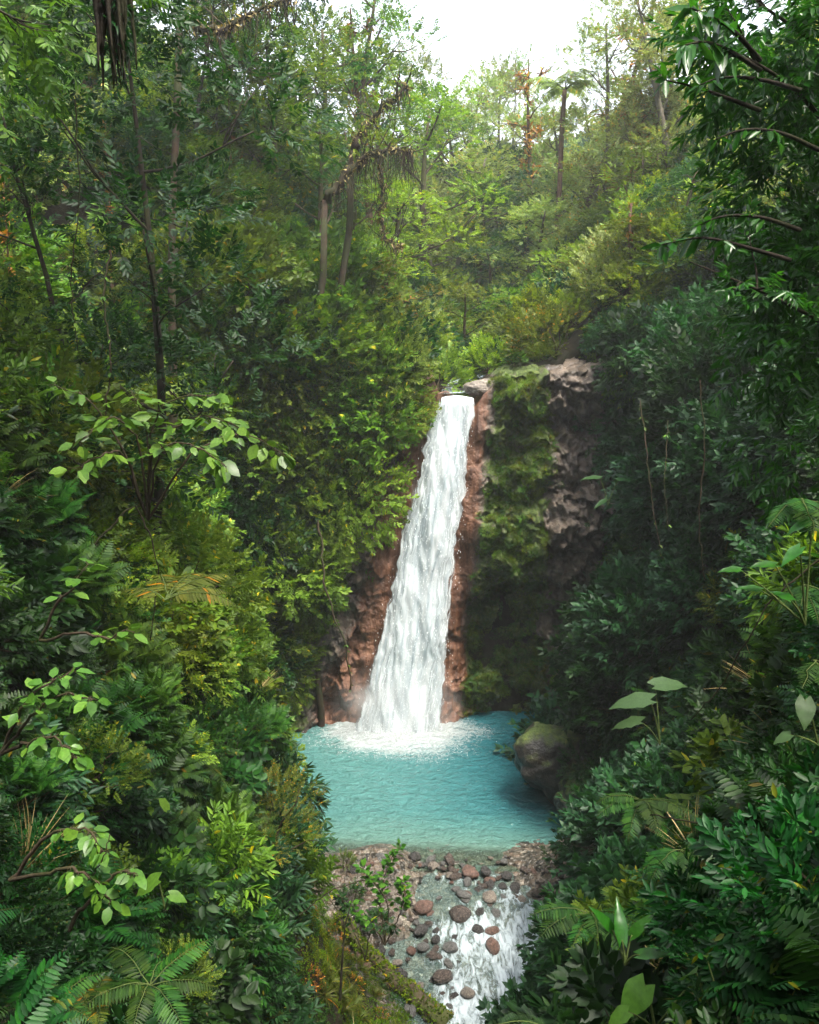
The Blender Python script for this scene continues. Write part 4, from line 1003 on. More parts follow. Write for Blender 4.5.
def xy(px, py, Y):
    """ground point under the sight line through px at distance Y, and the height at py"""
    r_ = ray(px, py); t = Y/r_.y; return r_.x*t, CAMZ+r_.z*t
def seek(px, top, Y, hmin, hmax):
    best = None
    for dY in np.arange(-4, 9.1, .5):
        Yc = Y+dY
        if Yc < 7 or (26 < Yc < 33.5 and 330 < px < 520): continue
        x, zt = xy(px, top, Yc); zg = height(x, Yc); h = zt-zg
        if zg < 1.0: continue
        pen = abs(dY)*.25+max(0, h-hmax)*2+max(0, hmin-h)*2
        if best is None or pen < best[0]: best = (pen, Yc, x, zg, zt)
    if best is None: x, zt = xy(px, top, Y); return Y, x, height(x, Y), zt
    return best[1:]
def plant_tree(kind, v, px, top, Y, label, wide=1.0, rz=None, name='tree', cat='tree', group='trees on the valley sides'):
    Y, x, zg, zt = seek(px, top, Y, 3.5 if Y < 36 else 4, 6.0 if Y < 36 else 13)
    parts, h = TR[kind][v % len(TR[kind])]
    H_ = min(max(zt-zg, 2.5), 16); s_ = H_/(h*.93); ws = wide*max(s_, .55)**.6
    return make(name, label, cat, parts, (x, Y, zg), R.uniform(0, 6) if rz is None else rz, (ws, ws, s_), group)
T = plant_tree
# skyline, far to near
T('fpale', 0, 455, 66, 66, 'pale feathery crowned tree on the skyline straight above the falls', 1.15)
T('fpale', 1, 484, 62, 74, 'thin pale tree poking above the skyline just right of the feathery crown')
T('fpale', 1, 430, 95, 66, 'low rounded hazy tree in the skyline gap left of centre', 1.1)
T('slim', 0, 519, 55, 70, 'very slender lone tree standing in the skyline dip', .8)
T('fpale', 0, 500, 112, 74, 'small hazy tree filling the lowest dip of the skyline', 1.2)
T('sparse', 0, 590, -6, 52, 'tallest skyline tree right of centre with rust coloured growth on its trunk', 1.15)
T('sparse', 1, 545, 52, 58, 'bare forked tree on the skyline left of the palm', .9)
T('fpale', 0, 615, 25, 50, 'olive tree leaning against the tallest skyline tree', 1.0)
T('fpale', 1, 650, -5, 46, 'light green tree at the right end of the open sky', 1.1)
T('fpale', 0, 690, -30, 42, 'tall green tree right of the open sky behind the dark leaves', 1.1)
T('fpale', 0, 400, 34, 60, 'blue hazed tree at the left end of the open sky', 1.0)
T('sparse', 1, 376, 0, 50, 'thin open crowned tree half against the sky at upper left of the gap', 1.0)
T('mid', 1, 345, -25, 44, 'tall mixed green tree left of the open sky', 1.1)
T('dark', 0, 300, -50, 42, 'tall dark tree near the top edge left of the sky', 1.1)
T('leafy', 1, 258, -60, 36, 'tall leafy tree at the top edge over the left slope', 1.3)
T('yellow', 1, 418, 108, 48, 'yellowish green tree spreading under the skyline left of centre', 1.3)
T('fpale', 0, 535, 100, 62, 'pale tree directly left of the palm trunk', 1.2)
T('mid', 1, 470, 120, 64, 'broad pale crown below the two skyline trees above the falls', 1.4)
T('fpale', 1, 575, 95, 58, 'misty tree behind the palm', 1.2)
T('mid', 0, 380, 60, 50, 'dense green tree below the thin crowned one left of the sky', 1.2)
T('fpale', 0, 445, 150, 55, 'pale rounded crown in the left of the valley centre', 1.3)
T('fpale', 1, 560, 160, 52, 'pale broad crown under the palm', 1.3)
T('mid', 1, 325, 30, 42, 'thick green tree beside the top edge left of the sky', 1.2)
T('fpale', 0, 670, 60, 45, 'light crowned tree just left of the hanging dark leaves', 1.2)
T('bright', 1, 630, 150, 46, 'light green crown filling the middle of the upper right slope', 1.3)
# valley centre
T('dark', 0, 505, 150, 60, 'dark shaded tree in the middle of the valley below the skyline', 1.2)
T('dark', 1, 530, 175, 55, 'blue green tree right of the valley centre', 1.2)
T('mid', 0, 478, 185, 55, 'mid green tree directly above the lip of the falls', 1.3)
T('bright', 1, 450, 205, 47, 'pale leafy tree left above the lip of the falls', 1.3)
T('dark', 1, 495, 245, 46, 'dark blue green tree in the notch above the falls', 1.2)
T('fpale', 1, 545, 205, 48, 'yellow green tree right of the valley notch', 1.3)
T('mid', 1, 520, 290, 41, 'low green tree behind the dark log on the lip', 1.1)
T('bright', 0, 460, 290, 41, 'light green tree standing behind the lip of the falls', 1.1)
# right slope
T('fpale', 0, 585, 130, 50, 'pale green tree below and right of the palm', 1.2)
T('olive', 0, 630, 105, 44, 'brownish tree with rusty tufts high on the right slope', 1.2)
T('yellow', 0, 655, 150, 41, 'yellow green tree on the upper right slope', 1.2)
T('bright', 1, 600, 190, 44, 'light green tree in the middle of the right slope', 1.3)
T('yellow', 0, 565, 250, 42, 'bright yellowish tree low on the right slope above the ledge', 1.2)
T('mid', 0, 640, 225, 39, 'mid green tree above the pale ledge on the right', 1.2)
T('dark', 1, 690, 170, 38, 'dark greyish tree with hanging tangle beside the dark leaves on the right', 1.2)
T('bright', 0, 610, 275, 38, 'light green rounded tree just above the right end of the ledge', 1.1)
T('leafy_d', 1, 575, 298, 36, 'blue green bushy tree standing right behind the ledge', .8)
T('leafy', 0, 665, 290, 34, 'leafy green tree above the dark hollow right of the cliff', 1.2)
T('leafy_d', 0, 720, 215, 30, 'dark leafy tree high on the right wall', 1.3)
T('leafy_d', 1, 700, 330, 27, 'dark tree spreading over the wall right of the cliff', 1.2)
T('leafy_d', 0, 760, 280, 23, 'dark tree against the right edge at mid height', 1.1)
# left slope
T('yellow', 1, 405, 195, 39, 'yellow green tree left above the falls beside the arched branch', 1.2)
T('olive', 0, 392, 255, 34, 'rusty tinted tree with bare twigs just left of the lip', 1.1)
T('mid', 1, 362, 130, 40, 'green tree behind the arched mossy branch', 1.2)
T('grey', 0, 312, 118, 33, 'grey green tree with small pale leaves on the left slope', 1.15)
T('bright', 1, 345, 235, 33, 'light green tree on the left slope below the grey green tree', 1.1)
T('mid', 0, 270, 30, 35, 'tall tree with a dark trunk left of the grey green tree', 1.1)
T('leafy', 0, 225, 20, 27, 'tall bright leafed tree on the upper left slope', 1.3)
T('leafy_d', 1, 175, -20, 24, 'dark tall tree behind the bright tree at upper left', 1.3)
T('leafy', 1, 205, 150, 24, 'mid height green tree on the left slope over the tree fern', 1.1)
T('leafy', 0, 290, 220, 28, 'rounded bright bushy tree in the middle of the left slope', 1.0)
T('leafy', 1, 325, 285, 29, 'leafy tree leaning over the left side of the falls', .8)
T('olive', 1, 250, 265, 25, 'olive green small tree on the left slope', 1.0)
T('leafy_d', 0, 110, -30, 19, 'dark tree at the top edge on the far left', 1.1)
T('leafy_d', 1, 60, 60, 17, 'shaded tree behind the thin trunks at the left edge', 1.1)

# --- tree ferns and palm
def crown_fronds(n, L, mat, npin, pw, droop, rise, bip, lt=None):
    mb = MB()
    for i in range(n):
        (v, f), pts = frond(L*R.uniform(.8, 1.1), npin, pw, droop*R.uniform(.8, 1.2), bip, R.uniform(rise-.12, rise+.12), lt)
        a = i*2.4+R.normal(0, .15); c, s_ = math.cos(a), math.sin(a); M = np.array([[c, -s_, 0], [s_, c, 0], [0, 0, 1]])
        mb.add(v@M.T, f, 0); tube(mb, pts@M.T, np.linspace(.012, .003, 12)*L+.002, 3, 1)
    return mb.mesh('fronds', [LM[mat], STEMG])
def stalk(h, r, bark=BARK_R, lean=.1, hairy=True):
    mb = MB(); c = curve((0, 0, -.5), (R.normal(0, lean), R.normal(0, lean), 1), h+.5, 9, .05, .03); tube(mb, c, np.linspace(r*1.3, r, 10), 8, 0, .15)
    if hairy:
        k = 60; j = R.integers(2, 10, k); a = R.uniform(0, 2*PI, k)
        stamp(mb, [leaf8(.1, .5)], c[j]+R.normal(0, .03, (k, 3)), np.stack([np.cos(a), np.sin(a), -R.uniform(.5, 2, k)], 1), upv(k), R.uniform(.2, .5, k), 0)
    return mb.mesh('trunk', bark, False), c[-1]
def frond_tree(name, label, cat, px, top, Y, h, L, mat, **k):
    hp_, _ = hit(px, top+(h+L*.25)*F/Y)
    if k.pop('fix', 0): x, zt = xy(px, top, Y); hp_ = Vector((x, Y, height(x, Y)))
    Y = hp_.y; x, zt = xy(px, top, Y); zg = hp_.z; x = hp_.x; h = max(.6, zt-zg-L*.25)
    st, tip = stalk(h, k.pop('r', .08), k.pop('bark', BARK_R), .05); cr = crown_fronds(k.pop('n', 13), L, mat, **k)
    t = make(name, label, cat, [('trunk', st)], (x, Y, zt-L*.25-h), R.uniform(0, 6)); o = ob('fronds', cr, t); o.location = tip
    return t
frond_tree('tree_fern', 'tree fern with a yellow green umbrella of fronds on the left slope', 'tree fern', 152, 258, 14.5, 2.2, 1.15, 'yellow', npin=22, pw=.26, droop=.95, rise=.4, bip=True, n=13)
frond_tree('tree_fern', 'smaller green tree fern right of the yellow green one', 'tree fern', 226, 300, 18, 1.5, 1.0, 'fern', npin=20, pw=.26, droop=1.0, rise=.38, bip=True, n=12)
frond_tree('tree_fern', 'tree fern by the shrub with broad bright leaves', 'tree fern', 247, 398, 15, 1.0, .95, 'fern', npin=20, pw=.26, droop=.9, rise=.36, bip=True, n=11)
frond_tree('tree_fern', 'small hazy tree fern in the valley above the lip', 'tree fern', 518, 205, 44, 3, 1.5, 'bright', npin=18, pw=.28, droop=1.0, rise=.35, bip=False, n=12)
frond_tree('palm_tree', 'pale palm with feather fronds against the sky', 'palm', 557, 72, 50, 7, 2.6, 'fpale', fix=1, npin=26, pw=.3, droop=1.15, rise=.5, bip=False, n=14, lt=leaf8(.13, .3, .02), r=.13, bark=BARK_R)

# --- slender stems with epiphytes on the left slope
def pole(label, px0, py0, px1, py1, Y, r=.06, bark=BARK_R, epi='rust', ne=40, name='slender_trunk'):
    hp_, _ = hit(px0, py0+12); Y = hp_.y-.2 if hp_ is not None else Y
    x0_, z0_ = xy(px0, py0, Y); x1_, z1_ = xy(px1, py1, Y+.5)
    zg = min(height(x0_, Y), z0_); base = np.array([x0_, Y, zg-.3])
    c = np.linspace(base, [x1_, Y+.5, z1_], 12); c[1:] += R.normal(0, .05, (11, 3)); c -= base
    mb = MB(); tube(mb, c, np.linspace(r, r*.45, 12), 7, 0, .12)
    for q in range(4):
        c2 = curve(c[R.integers(6, 11)], (R.normal(0, 1), R.normal(0, .5), R.uniform(.3, 1)), R.uniform(.5, 1.2), 6, .3, .1); tube(mb, c2, np.linspace(r*.4, .008, 7), 4)
    parts = [('trunk', mb.mesh('trunk', bark, True))]
    m2 = MB(); k = R.integers(4, 12, ne)
    for q in range(5):
        a = R.uniform(0, 2*PI, ne); stamp(m2, [leaf8(.3, .3)], c[k]+R.normal(0, .05, (ne, 3)), np.stack([np.cos(a), np.sin(a), R.normal(0, .6, ne)], 1), upv(ne), R.uniform(.1, .24, ne))
    parts.append(('epiphytes', m2.mesh('epiphytes', LM[epi])))
    m3 = MB(); k = R.normal(0, 1, (60, 3))*np.array([.5, .5, .3]); stamp(m3, S_ov, c[-1]+k, k+np.array([0, 0, .3]), upv(60), R.uniform(.7, 1.1, 60))
    parts.append(('crown', m3.mesh('crown', LM['mid'])))
    return make(name, label, 'tree', parts, base)
pole('straight thin trunk near the left edge above the grey brown bush', 38, 225, 27, 90, 11.5, .065, BARK_R, 'olive', 8)
pole('crooked trunk wrapped in rusty growth left of the tree fern', 112, 270, 104, 120, 13.5, .07, BARK_R, 'rust', 90)
pole('leaning thin bare stem at the left edge below the straight trunk', 8, 330, 0, 160, 10.5, .03, BARK_R, 'rust', 30)
pole('dark bent trunk on the upper left slope', 205, 200, 222, 70, 22, .085, BARK_D, 'olive', 40)
pole('thin vertical stem beside the dark bent trunk', 226, 250, 228, 95, 21, .04, BARK_R, 'rust', 50)
pole('short bare stump like trunk on the right slope below the rusty tree', 632, 300, 630, 205, 40, .12, BARK_R, 'rust', 40)
pole('dark leaning trunk left of the lip of the falls', 368, 400, 396, 325, 30, .12, BARK_D, 'olive', 30)

# --- arched mossy branches hung with roots (upper left of the falls)
BARK_M = bark_mat('bark_dark_mossy', (.016, .010, .007), (.045, .028, .018), (.025, .032, .010), .6)
def mossy_limb(label, pts_px, Y, r=.16, hang=120, hl=.7, up=60, trunk=True):
    p = np.array([[*xy(a, b, Y+dy)][:1]+[Y+dy]+[xy(a, b, Y+dy)[1]] for a, b, dy in pts_px])
    t = np.linspace(0, 1, 26); ts = np.linspace(0, 1, len(p)); c = np.stack([np.interp(t, ts, p[:, i]) for i in range(3)], 1)
    for _ in range(3): c[1:-1] = (c[:-2]+c[1:-1]*2+c[2:])/4
    base = c[0].copy(); c = c-base+np.concatenate([[[0, 0, 0]], R.normal(0, .04, (25, 3))])
    mb = MB(); tube(mb, c, np.linspace(r*1.3, r*.35, 26), 8, 0, .25)
    if trunk:
        g0 = np.array([base[0]-.6, base[1]+.5, height(base[0]-.6, base[1]+.5)-.4])-base; tk = np.linspace(g0, [0, 0, 0], 10); tk[1:-1] += R.normal(0, .10, (8, 3))+np.outer(np.sin(np.linspace(0, PI, 10)[1:-1]), [-.5, 0, 0]); tube(mb, tk, np.linspace(r*1.3, r*.9, 10), 8, 0, .2)
    for q in range(10):
        c2 = curve(c[R.integers(8, 26)], (R.normal(0, .7), R.normal(0, .5), R.uniform(.4, 1)), R.uniform(.5, 1.6), 7, .3, .1); tube(mb, c2, np.linspace(r*.3, .01, 8), 4, 0, .1)
    m2 = MB()
    for q in range(hang):
        i_ = int(3+22*abs(math.sin(q*q*.37+R.normal(0, .08)))); c2 = curve(c[i_]+R.normal(0, .08, 3), (R.normal(0, .35), R.normal(0, .35), -1), hl*R.uniform(.1, 1)**1.6*1.5, 5, .35, -.2); tube(m2, c2, np.linspace(.016, .004, 6), 3)
    k = R.integers(2, 26, 260); stamp(m2, [leaf4(.4, .3)], c[k]+R.normal(0, r*.6, (260, 3)), R.normal(0, 1, (260, 3))+np.array([0, 0, -.3]), upv(260), R.uniform(.08, .22, 260), 1, 1)
    m3 = MB(); k = R.integers(10, 26, up); stamp(m3, S_l4s, c[k]+R.normal(0, .35, (up, 3))+np.array([0, 0, .5]), R.normal(0, .7, (up, 3))+np.array([0, 0, .5]), upv(up), R.uniform(.7, 1.2, up))
    return make('mossy_branch', label, 'branch', [('limb', mb.mesh('limb', BARK_M, True)), ('hanging_roots', m2.mesh('hanging_roots', [BARK_M, LM['dry']])), ('foliage', m3.mesh('foliage', LM['yellow']))], base)
mossy_limb('long arched mossy branch hung with brown roots above left of the falls', [(325, 200, 0), (342, 178, 0), (362, 158, 0), (385, 150, 0), (412, 152, 0)], 31, .12, 260, 1.0)
mossy_limb('upper mossy branch rising to the right above the arched one', [(352, 155, 0), (366, 125, 0), (385, 105, 0), (410, 86, 0)], 31.5, .12, 120, .6)
mossy_limb('loop of mossy root hanging down below the arched branch', [(378, 155, 0), (384, 185, 0), (380, 215, 0), (386, 238, 0), (400, 248, 0)], 31, .05, 90, .6, 12, False)
mossy_limb('thick mossy branch at the top edge over the left slope', [(180, 18, 0), (205, 30, 0), (228, 28, 0), (250, 15, 0), (290, 0, 0)], 25, .10, 160, .7, 20)

# --- shrubs placed one by one
def shrub(label, px, py, spr, mat, r, n=120, name='shrub', cat='shrub', out=.3, rz_=.85, sc=(.8, 1.2), t=None, low=-.15, droop=0, group=None):
    if t is None:
        h_, nn_ = hit(px, py); base = h_+nn_*out
    else: base = at(px, py, t)
    f, s_ = bush(r, r*rz_, n, spr, mat, 8, sc, low=low, droop=droop)
    return make(name, label, cat, [('foliage', f), ('stem', s_)], base, 0, 1, group)
shrub('dry grey brown bush with tiny leaves at the left edge', 42, 285, S_sm, 'dry', 1.05, 420, rz_=.9, out=.4, sc=(.7, 1.1))
shrub('bright green bush with upright leaf whorls above the tree fern', 150, 225, S_ros, 'bright', .75, 60, sc=(.9, 1.3), out=.5)
shrub('second bright whorl leaved bush at the right of the first', 190, 235, S_ros, 'bright', .6, 45, sc=(.9, 1.3), out=.5)
shrub('rounded small leaved bush covering the left bank beside the rapids', 250, 850, S_sm, 'olive', 1.15, 560, rz_=1.1, out=.3, sc=(.7, 1.1))
shrub('dense small leaved bush at the left edge of the turquoise pool', 215, 755, S_sm, 'deep', .9, 420, rz_=1.0, out=.3, sc=(.7, 1.1))
shrub('low leafy bush at the foot of the left bank beside the mossy slope', 240, 970, S_ov, 'deep', .75, 240, rz_=.9, out=.2, sc=(.6, .9))
shrub('round yellow green bush beside the left edge of the falls', 325, 385, S_sm, 'yellow', 1.3, 420, out=.5, sc=(1.1, 1.6))
shrub('green bush hanging over the orange rock left of the falls', 338, 445, S_ov, 'bright', .9, 220, out=.6, droop=.5, sc=(.8, 1.1))
shrub('drooping leafy bush above the dark hollow left of the falls', 315, 520, S_ov, 'mid', 1.3, 260, out=.5, droop=.7)
shrub('dark shrub at the waterline left of the falls', 300, 680, S_ov, 'dark', .9, 130, out=.3)
shrub('blue green bush with layered leaves right of the bare cliff', 640, 455, S_lan, 'blue', 1.3, 220, out=.5)
shrub('dark bush of small leaves low on the wall right of the cliff', 630, 600, S_ov, 'dark', 1.2, 240, out=.4)
shrub('leafy bush drooping over the big mossy boulder', 622, 735, S_ov, 'mid', .8, 180, out=.3, droop=.3)
shrub('pale leaved bush hanging over the right end of the rock ledge', 632, 375, S_sm, 'olive', 1.1, 260, out=.4, droop=.5, sc=(1, 1.4))

shrub('low green shrub on the gravel bar just left of the sapling', 352, 905, S_ov, 'deep', .38, 60, sc=(.5, .7), out=.15)
shrub('small leafy clump at the left end of the gravel bar by the pool', 345, 868, S_sm, 'mid', .34, 80, sc=(.5, .7), out=.12)
shrub('dark green clump between the sapling and the mossy log', 378, 930, S_ov, 'deep', .42, 70, sc=(.5, .7), out=.15)
shrub('small rounded clump at the right end of the pool outlet', 560, 868, S_ov, 'dark', .5, 80, sc=(.5, .8), out=.15)
# broad leaved shrub: arching twigs with big soft leaves
def arching_shrub(label, twigs, mat='broad', leaf=.17, w=.68, rootpx=None, name='broad_leaved_shrub', cat='shrub', r=.012, n=9, hang=.35):
    """twigs: lists of (px, py, t) running from the root outwards"""
    base = at(*twigs[0][0]); mb, ms = MB(), MB()
    T_ = [leaf8(w, .25, .05), leaf8(w*.9, .35, .07), leaf8(w*1.08, .15, .04)]
    for tw in twigs:
        p = np.array([at(*q)-base for q in tw]); m_ = 4*len(p)
        t = np.linspace(0, 1, m_); ts = np.linspace(0, 1, len(p)); c = np.stack([np.interp(t, ts, p[:, i]) for i in range(3)], 1)
        for _ in range(3): c[1:-1] = (c[:-2]+2*c[1:-1]+c[2:])/4
        c[1:] += R.normal(0, .012, (m_-1, 3))
        tube(ms, c, np.linspace(r*1.5, r*.4, m_), 5)
        L = np.linalg.norm(np.diff(c, axis=0), axis=1).sum(); k = int(n*max(1, L))
        tt = R.uniform(.3, 1, k)*(m_-1.001); tt[:3] = m_-1.001; j = tt.astype(int); q = c[j]+(c[j+1]-c[j])*(tt-j)[:, None]; dv = c[j+1]-c[j]; dv /= np.linalg.norm(dv, axis=1)[:, None]
        a = R.uniform(0, 2*PI, k); sd = np.stack([np.cos(a), np.sin(a), 0*a], 1)
        d = sd+dv*.7+np.array([0, 0, -hang])+R.normal(0, .2, (k, 3))
        for i in range(k):
            e = q[i]+d[i]/np.linalg.norm(d[i])*leaf*.35; tube(ms, np.stack([q[i], (q[i]+e)/2+[0, 0, .01], e]), .0035, 3)
            q[i] = e
        stamp(mb, T_, q, d, upv(k, .35), leaf*R.uniform(.65, 1.15, k))
    return make(name, label, cat, [('leaves', mb.mesh('leaves', LM[mat])), ('twigs', ms.mesh('twigs', TWIG))], base)
arching_shrub('shrub with large soft bright leaves spreading across the middle of the left bank',
  [[(148, 520, 10.6), (120, 440, 10.2), (85, 395, 9.9), (55, 388, 9.8)], [(148, 520, 10.6), (140, 440, 10.2), (115, 412, 9.8), (80, 440, 9.5)], [(148, 520, 10.6), (150, 430, 10.3), (165, 398, 10.0), (215, 395, 9.8)],
   [(148, 520, 10.6), (160, 440, 10.2), (195, 412, 9.8), (235, 425, 9.5)], [(148, 520, 10.6), (150, 450, 10), (190, 440, 9.6), (225, 468, 9.4)], [(148, 520, 10.6), (125, 450, 10), (100, 455, 9.6), (75, 470, 9.4)], [(148, 520, 10.6), (150, 440, 10.4), (140, 405, 10.4), (130, 392, 10.4)],
   [(148, 520, 10.6), (190, 450, 10.4), (240, 430, 10.6), (285, 455, 10.8)]], 'broad', .2, n=16)
arching_shrub('spray of large oval leaves at the lower left edge', [[(0, 755, 7.2), (25, 720, 6.9), (60, 690, 6.7), (95, 700, 6.5)], [(0, 755, 7.2), (30, 740, 6.8), (55, 735, 6.5), (75, 760, 6.4)], [(0, 755, 7.2), (20, 705, 6.9), (45, 685, 6.8), (70, 672, 6.8)]], 'broad', .13, n=26)
arching_shrub('few round leaves on thin twigs above the lower left spray', [[(40, 640, 8.2), (60, 600, 8), (75, 590, 7.9), (85, 565, 7.8)], [(40, 640, 8.2), (80, 630, 7.9), (110, 640, 7.8), (130, 628, 7.7)]], 'broad', .16, n=16)
arching_shrub('low twigs with drooping oval leaves near the bottom left', [[(10, 880, 6.5), (50, 830, 6.2), (85, 828, 6), (105, 850, 5.9)], [(10, 880, 6.5), (60, 870, 6), (90, 875, 5.8), (110, 900, 5.8)], [(70, 930, 6.2), (95, 890, 6), (120, 870, 5.9), (135, 872, 5.8)]], 'broad', .11, n=22)
arching_shrub('leafy sapling standing on the gravel bar left of the rapids', [[(385, 945, 20), (380, 905, 19.9), (385, 870, 19.9), (400, 845, 19.8)], [(385, 945, 20), (390, 900, 19.8), (370, 880, 19.7), (362, 868, 19.6)], [(385, 945, 20), (400, 915, 19.6), (405, 895, 19.5), (402, 880, 19.4)], [(385, 945, 20), (372, 925, 19.6), (358, 915, 19.5), (350, 905, 19.4)]], 'mid', .17, n=34, hang=.1)
arching_shrub('dark low shrub behind the sapling on the gravel bar', [[(365, 960, 19.4), (352, 925, 19.2), (345, 905, 19.2), (338, 895, 19.1)], [(365, 960, 19.4), (370, 930, 19.1), (385, 920, 19), (395, 930, 18.9)]], 'dark', .14, n=30)

# ferns placed one by one: every frond its own part
def fern(label, px, py, t, n=8, L=.7, mat='fern', face=None, droop=.8, rise=.45, npin=20, pw=.27, bip=False, name='fern', spread=1.0):
    base = at(px, py, t); T_ = thing(name, label, 'fern', base)
    for i in range(n):
        (v, f), pts = frond(L*R.uniform(.75, 1.1), npin, pw, droop*R.uniform(.7, 1.2), bip, R.uniform(rise-.12, rise+.12))
        a = (i*2*PI/n if face is None else face+(i/(max(n-1, 1))-.5)*spread*2)+R.normal(0, .12); c, s_ = math.cos(a), math.sin(a); M = np.array([[c, -s_, 0], [s_, c, 0], [0, 0, 1]])
        mb = MB(); mb.add(v@M.T, f, 0); tube(mb, pts@M.T, np.linspace(.008, .002, 12)*L+.001, 3, 1)
        ob('frond', mb.mesh('frond', [LM[mat], STEMG]), T_)
    return T_
fern('large pale green fern arching in from the bottom edge beside the rapids', 560, 1035, 4.6, 6, .62, 'pale', droop=.8, rise=.30, face=PI/2+.9, spread=1.0, bip=True, npin=17)
fern('fern with broad fronds leaning over the stones right of the rapids', 590, 915, 6.5, 6, .55, 'fern', face=PI-.3, spread=.9)
fern('fern in the bottom left corner', 40, 1010, 5.8, 7, .5, 'fern', rise=.4)
fern('fern low on the left bank with a spreading rosette', 150, 985, 6.3, 8, .55, 'fern', rise=.35)
fern('yellowing fern next to the bottom left corner fern', 95, 1005, 6.2, 5, .42, 'olive', rise=.4)
fern('fern with long pale fronds in the middle of the left bank', 165, 600, 9.3, 7, 1.0, 'olive', rise=.35, face=-.4, spread=1.2)
fern('fern with arching fronds at the right edge above the glossy leaves', 800, 500, 4.8, 5, .5, 'fern', face=PI-.25, spread=.5, rise=.12, droop=.45, pw=.22)
fern('narrow frond fern reaching left over the dark wall at right', 805, 585, 4.9, 4, .5, 'fern', face=PI-.3, spread=.4, rise=.08, droop=.3, pw=.16)
fern('thin fern fronds reaching left at the middle right', 815, 660, 5.0, 4, .55, 'fern', face=PI-.1, spread=.5, rise=.06, droop=.25, pw=.14)
fern('bright fern above the lower right thicket', 640, 800, 7.4, 7, .5, 'fern', rise=.3, face=PI, spread=1.4)
fern('flat lying fern fronds in the middle of the right bank', 680, 850, 6.0, 6, .42, 'fern', rise=.25, face=PI, spread=1.2)
fern('dark fern at the lower right edge', 800, 900, 4.3, 6, .5, 'fern', rise=.35)

# big leaved plants: each leaf a part
def aroid(label, leaves, root, mat='broad', w=.7, name='large_leaved_plant', cupped=.05):
    """leaves: (px, py, t, length, heading, tilt)"""
    base = at(*root); T_ = thing(name, label, 'plant', base); ms = MB()
    for (a, b, t, L, hd, tl) in leaves:
        p = np.array(at(a, b, t)-base); n_ = 9; s = np.linspace(0, 1, n_)
        # heart shaped blade with drooping tip and folded midrib
        out = np.array([0, .42, .50, .49, .44, .36, .26, .13, 0])*w/.5*.5; out[0] = .25*w
        yy = np.linspace(-.08, 1, n_); zz = -.28*s**2
        V_ = np.concatenate([np.stack([-out, yy-.10*(s == 0), zz+cupped*(out > 0)+.02*np.sin(s*19)], 1), np.stack([0*s, np.maximum(yy, 0), zz], 1), np.stack([out, yy-.10*(s == 0), zz+cupped*(out > 0)+.02*np.cos(s*17)], 1)])
        i0 = np.arange(n_-1); F_ = np.concatenate([np.stack([i0, i0+1, i0+1+n_, i0+n_], 1), np.stack([i0+n_, i0+1+n_, i0+1+2*n_, i0+2*n_], 1)])
        d = np.array([[math.cos(hd), math.sin(hd), tl]]); M = frames(d, np.array([[math.cos(hd)*.3, math.sin(hd)*.3-.35, 1.]]))
        v, f = xf((V_, [F_]), M, p[None], [L]); mb = MB(); mb.add(v, f)
        ob('leaf', mb.mesh('leaf', LM[mat], True), T_)
        c = np.linspace([0, 0, 0], p, 7)+np.outer(np.sin(np.linspace(0, PI, 7)), [0, 0, .12*L]); tube(ms, c, np.linspace(.012, .007, 7)*(L/.4)**.5, 5)
    ob('stem', ms.mesh('stem', STEMG, True), T_)
    return T_
aroid('three huge pale leaves standing over the boulder right of the pool', [(650, 700, 15.5, .75, PI-.15, -.1), (655, 686, 15.8, .7, .2, .1), (640, 722, 15.2, .62, PI-.6, -.3)], (660, 745, 15.8), 'pale', .55)
aroid('single big oval pale leaf at the lower right edge', [(805, 700, 4.6, .16, -PI/2-.3, -.9), (790, 735, 4.6, .10, PI, -.4)], (818, 745, 4.7), 'pale', .66)
aroid('plant with a big heart shaped leaf at the bottom right', [(645, 985, 4.0, .19, PI+.5, -.75), (672, 1010, 3.9, .13, -.6, -.8), (628, 1012, 3.9, .11, PI, -.5), (690, 985, 4.1, .12, 0, -.3)], (655, 1030, 4.0), 'broad', .75)
aroid('plant with upright folded blades beside the fern over the stones', [(622, 940, 5.2, .24, PI/2, 1.6), (632, 935, 5.2, .2, 0, 1.3), (612, 930, 5.3, .2, PI, 1.4), (640, 955, 5.1, .22, -.4, .5)], (625, 965, 5.2), 'gloss', .35)
aroid('plant with lance shaped leaves at the right of the bottom thicket', [(735, 930, 4.2, .17, PI, -.2), (750, 925, 4.2, .18, -.3, -.3), (742, 935, 4.1, .16, -PI/2, -.6), (748, 915, 4.2, .14, .5, .2)], (745, 955, 4.2), 'gloss', .42)
aroid('small plant with lobed leaf on the left bank', [(158, 880, 6.5, .24, PI, -.5), (170, 895, 6.4, .14, 0, -.3)], (165, 910, 6.6), 'broad', .7)
aroid('arching striped leaves on the dark wall right of the cliff', [(600, 478, 26, .6, PI, .1), (618, 480, 26, .55, 0, .1), (606, 500, 26, .5, PI+.5, -.3)], (608, 505, 26.2), 'deep', .4)
aroid('cluster of glossy leaves at the right edge over the dark hollow', [(812, 520, 4.5, .15, PI, -.4), (800, 548, 4.4, .14, PI+.4, -.5), (775, 565, 4.5, .13, PI, .1), (760, 590, 4.6, .12, PI-.2, .2), (790, 600, 4.5, .14, 2, .3), (740, 570, 4.7, .12, PI, .1)], (805, 625, 4.6), 'gloss', .5)

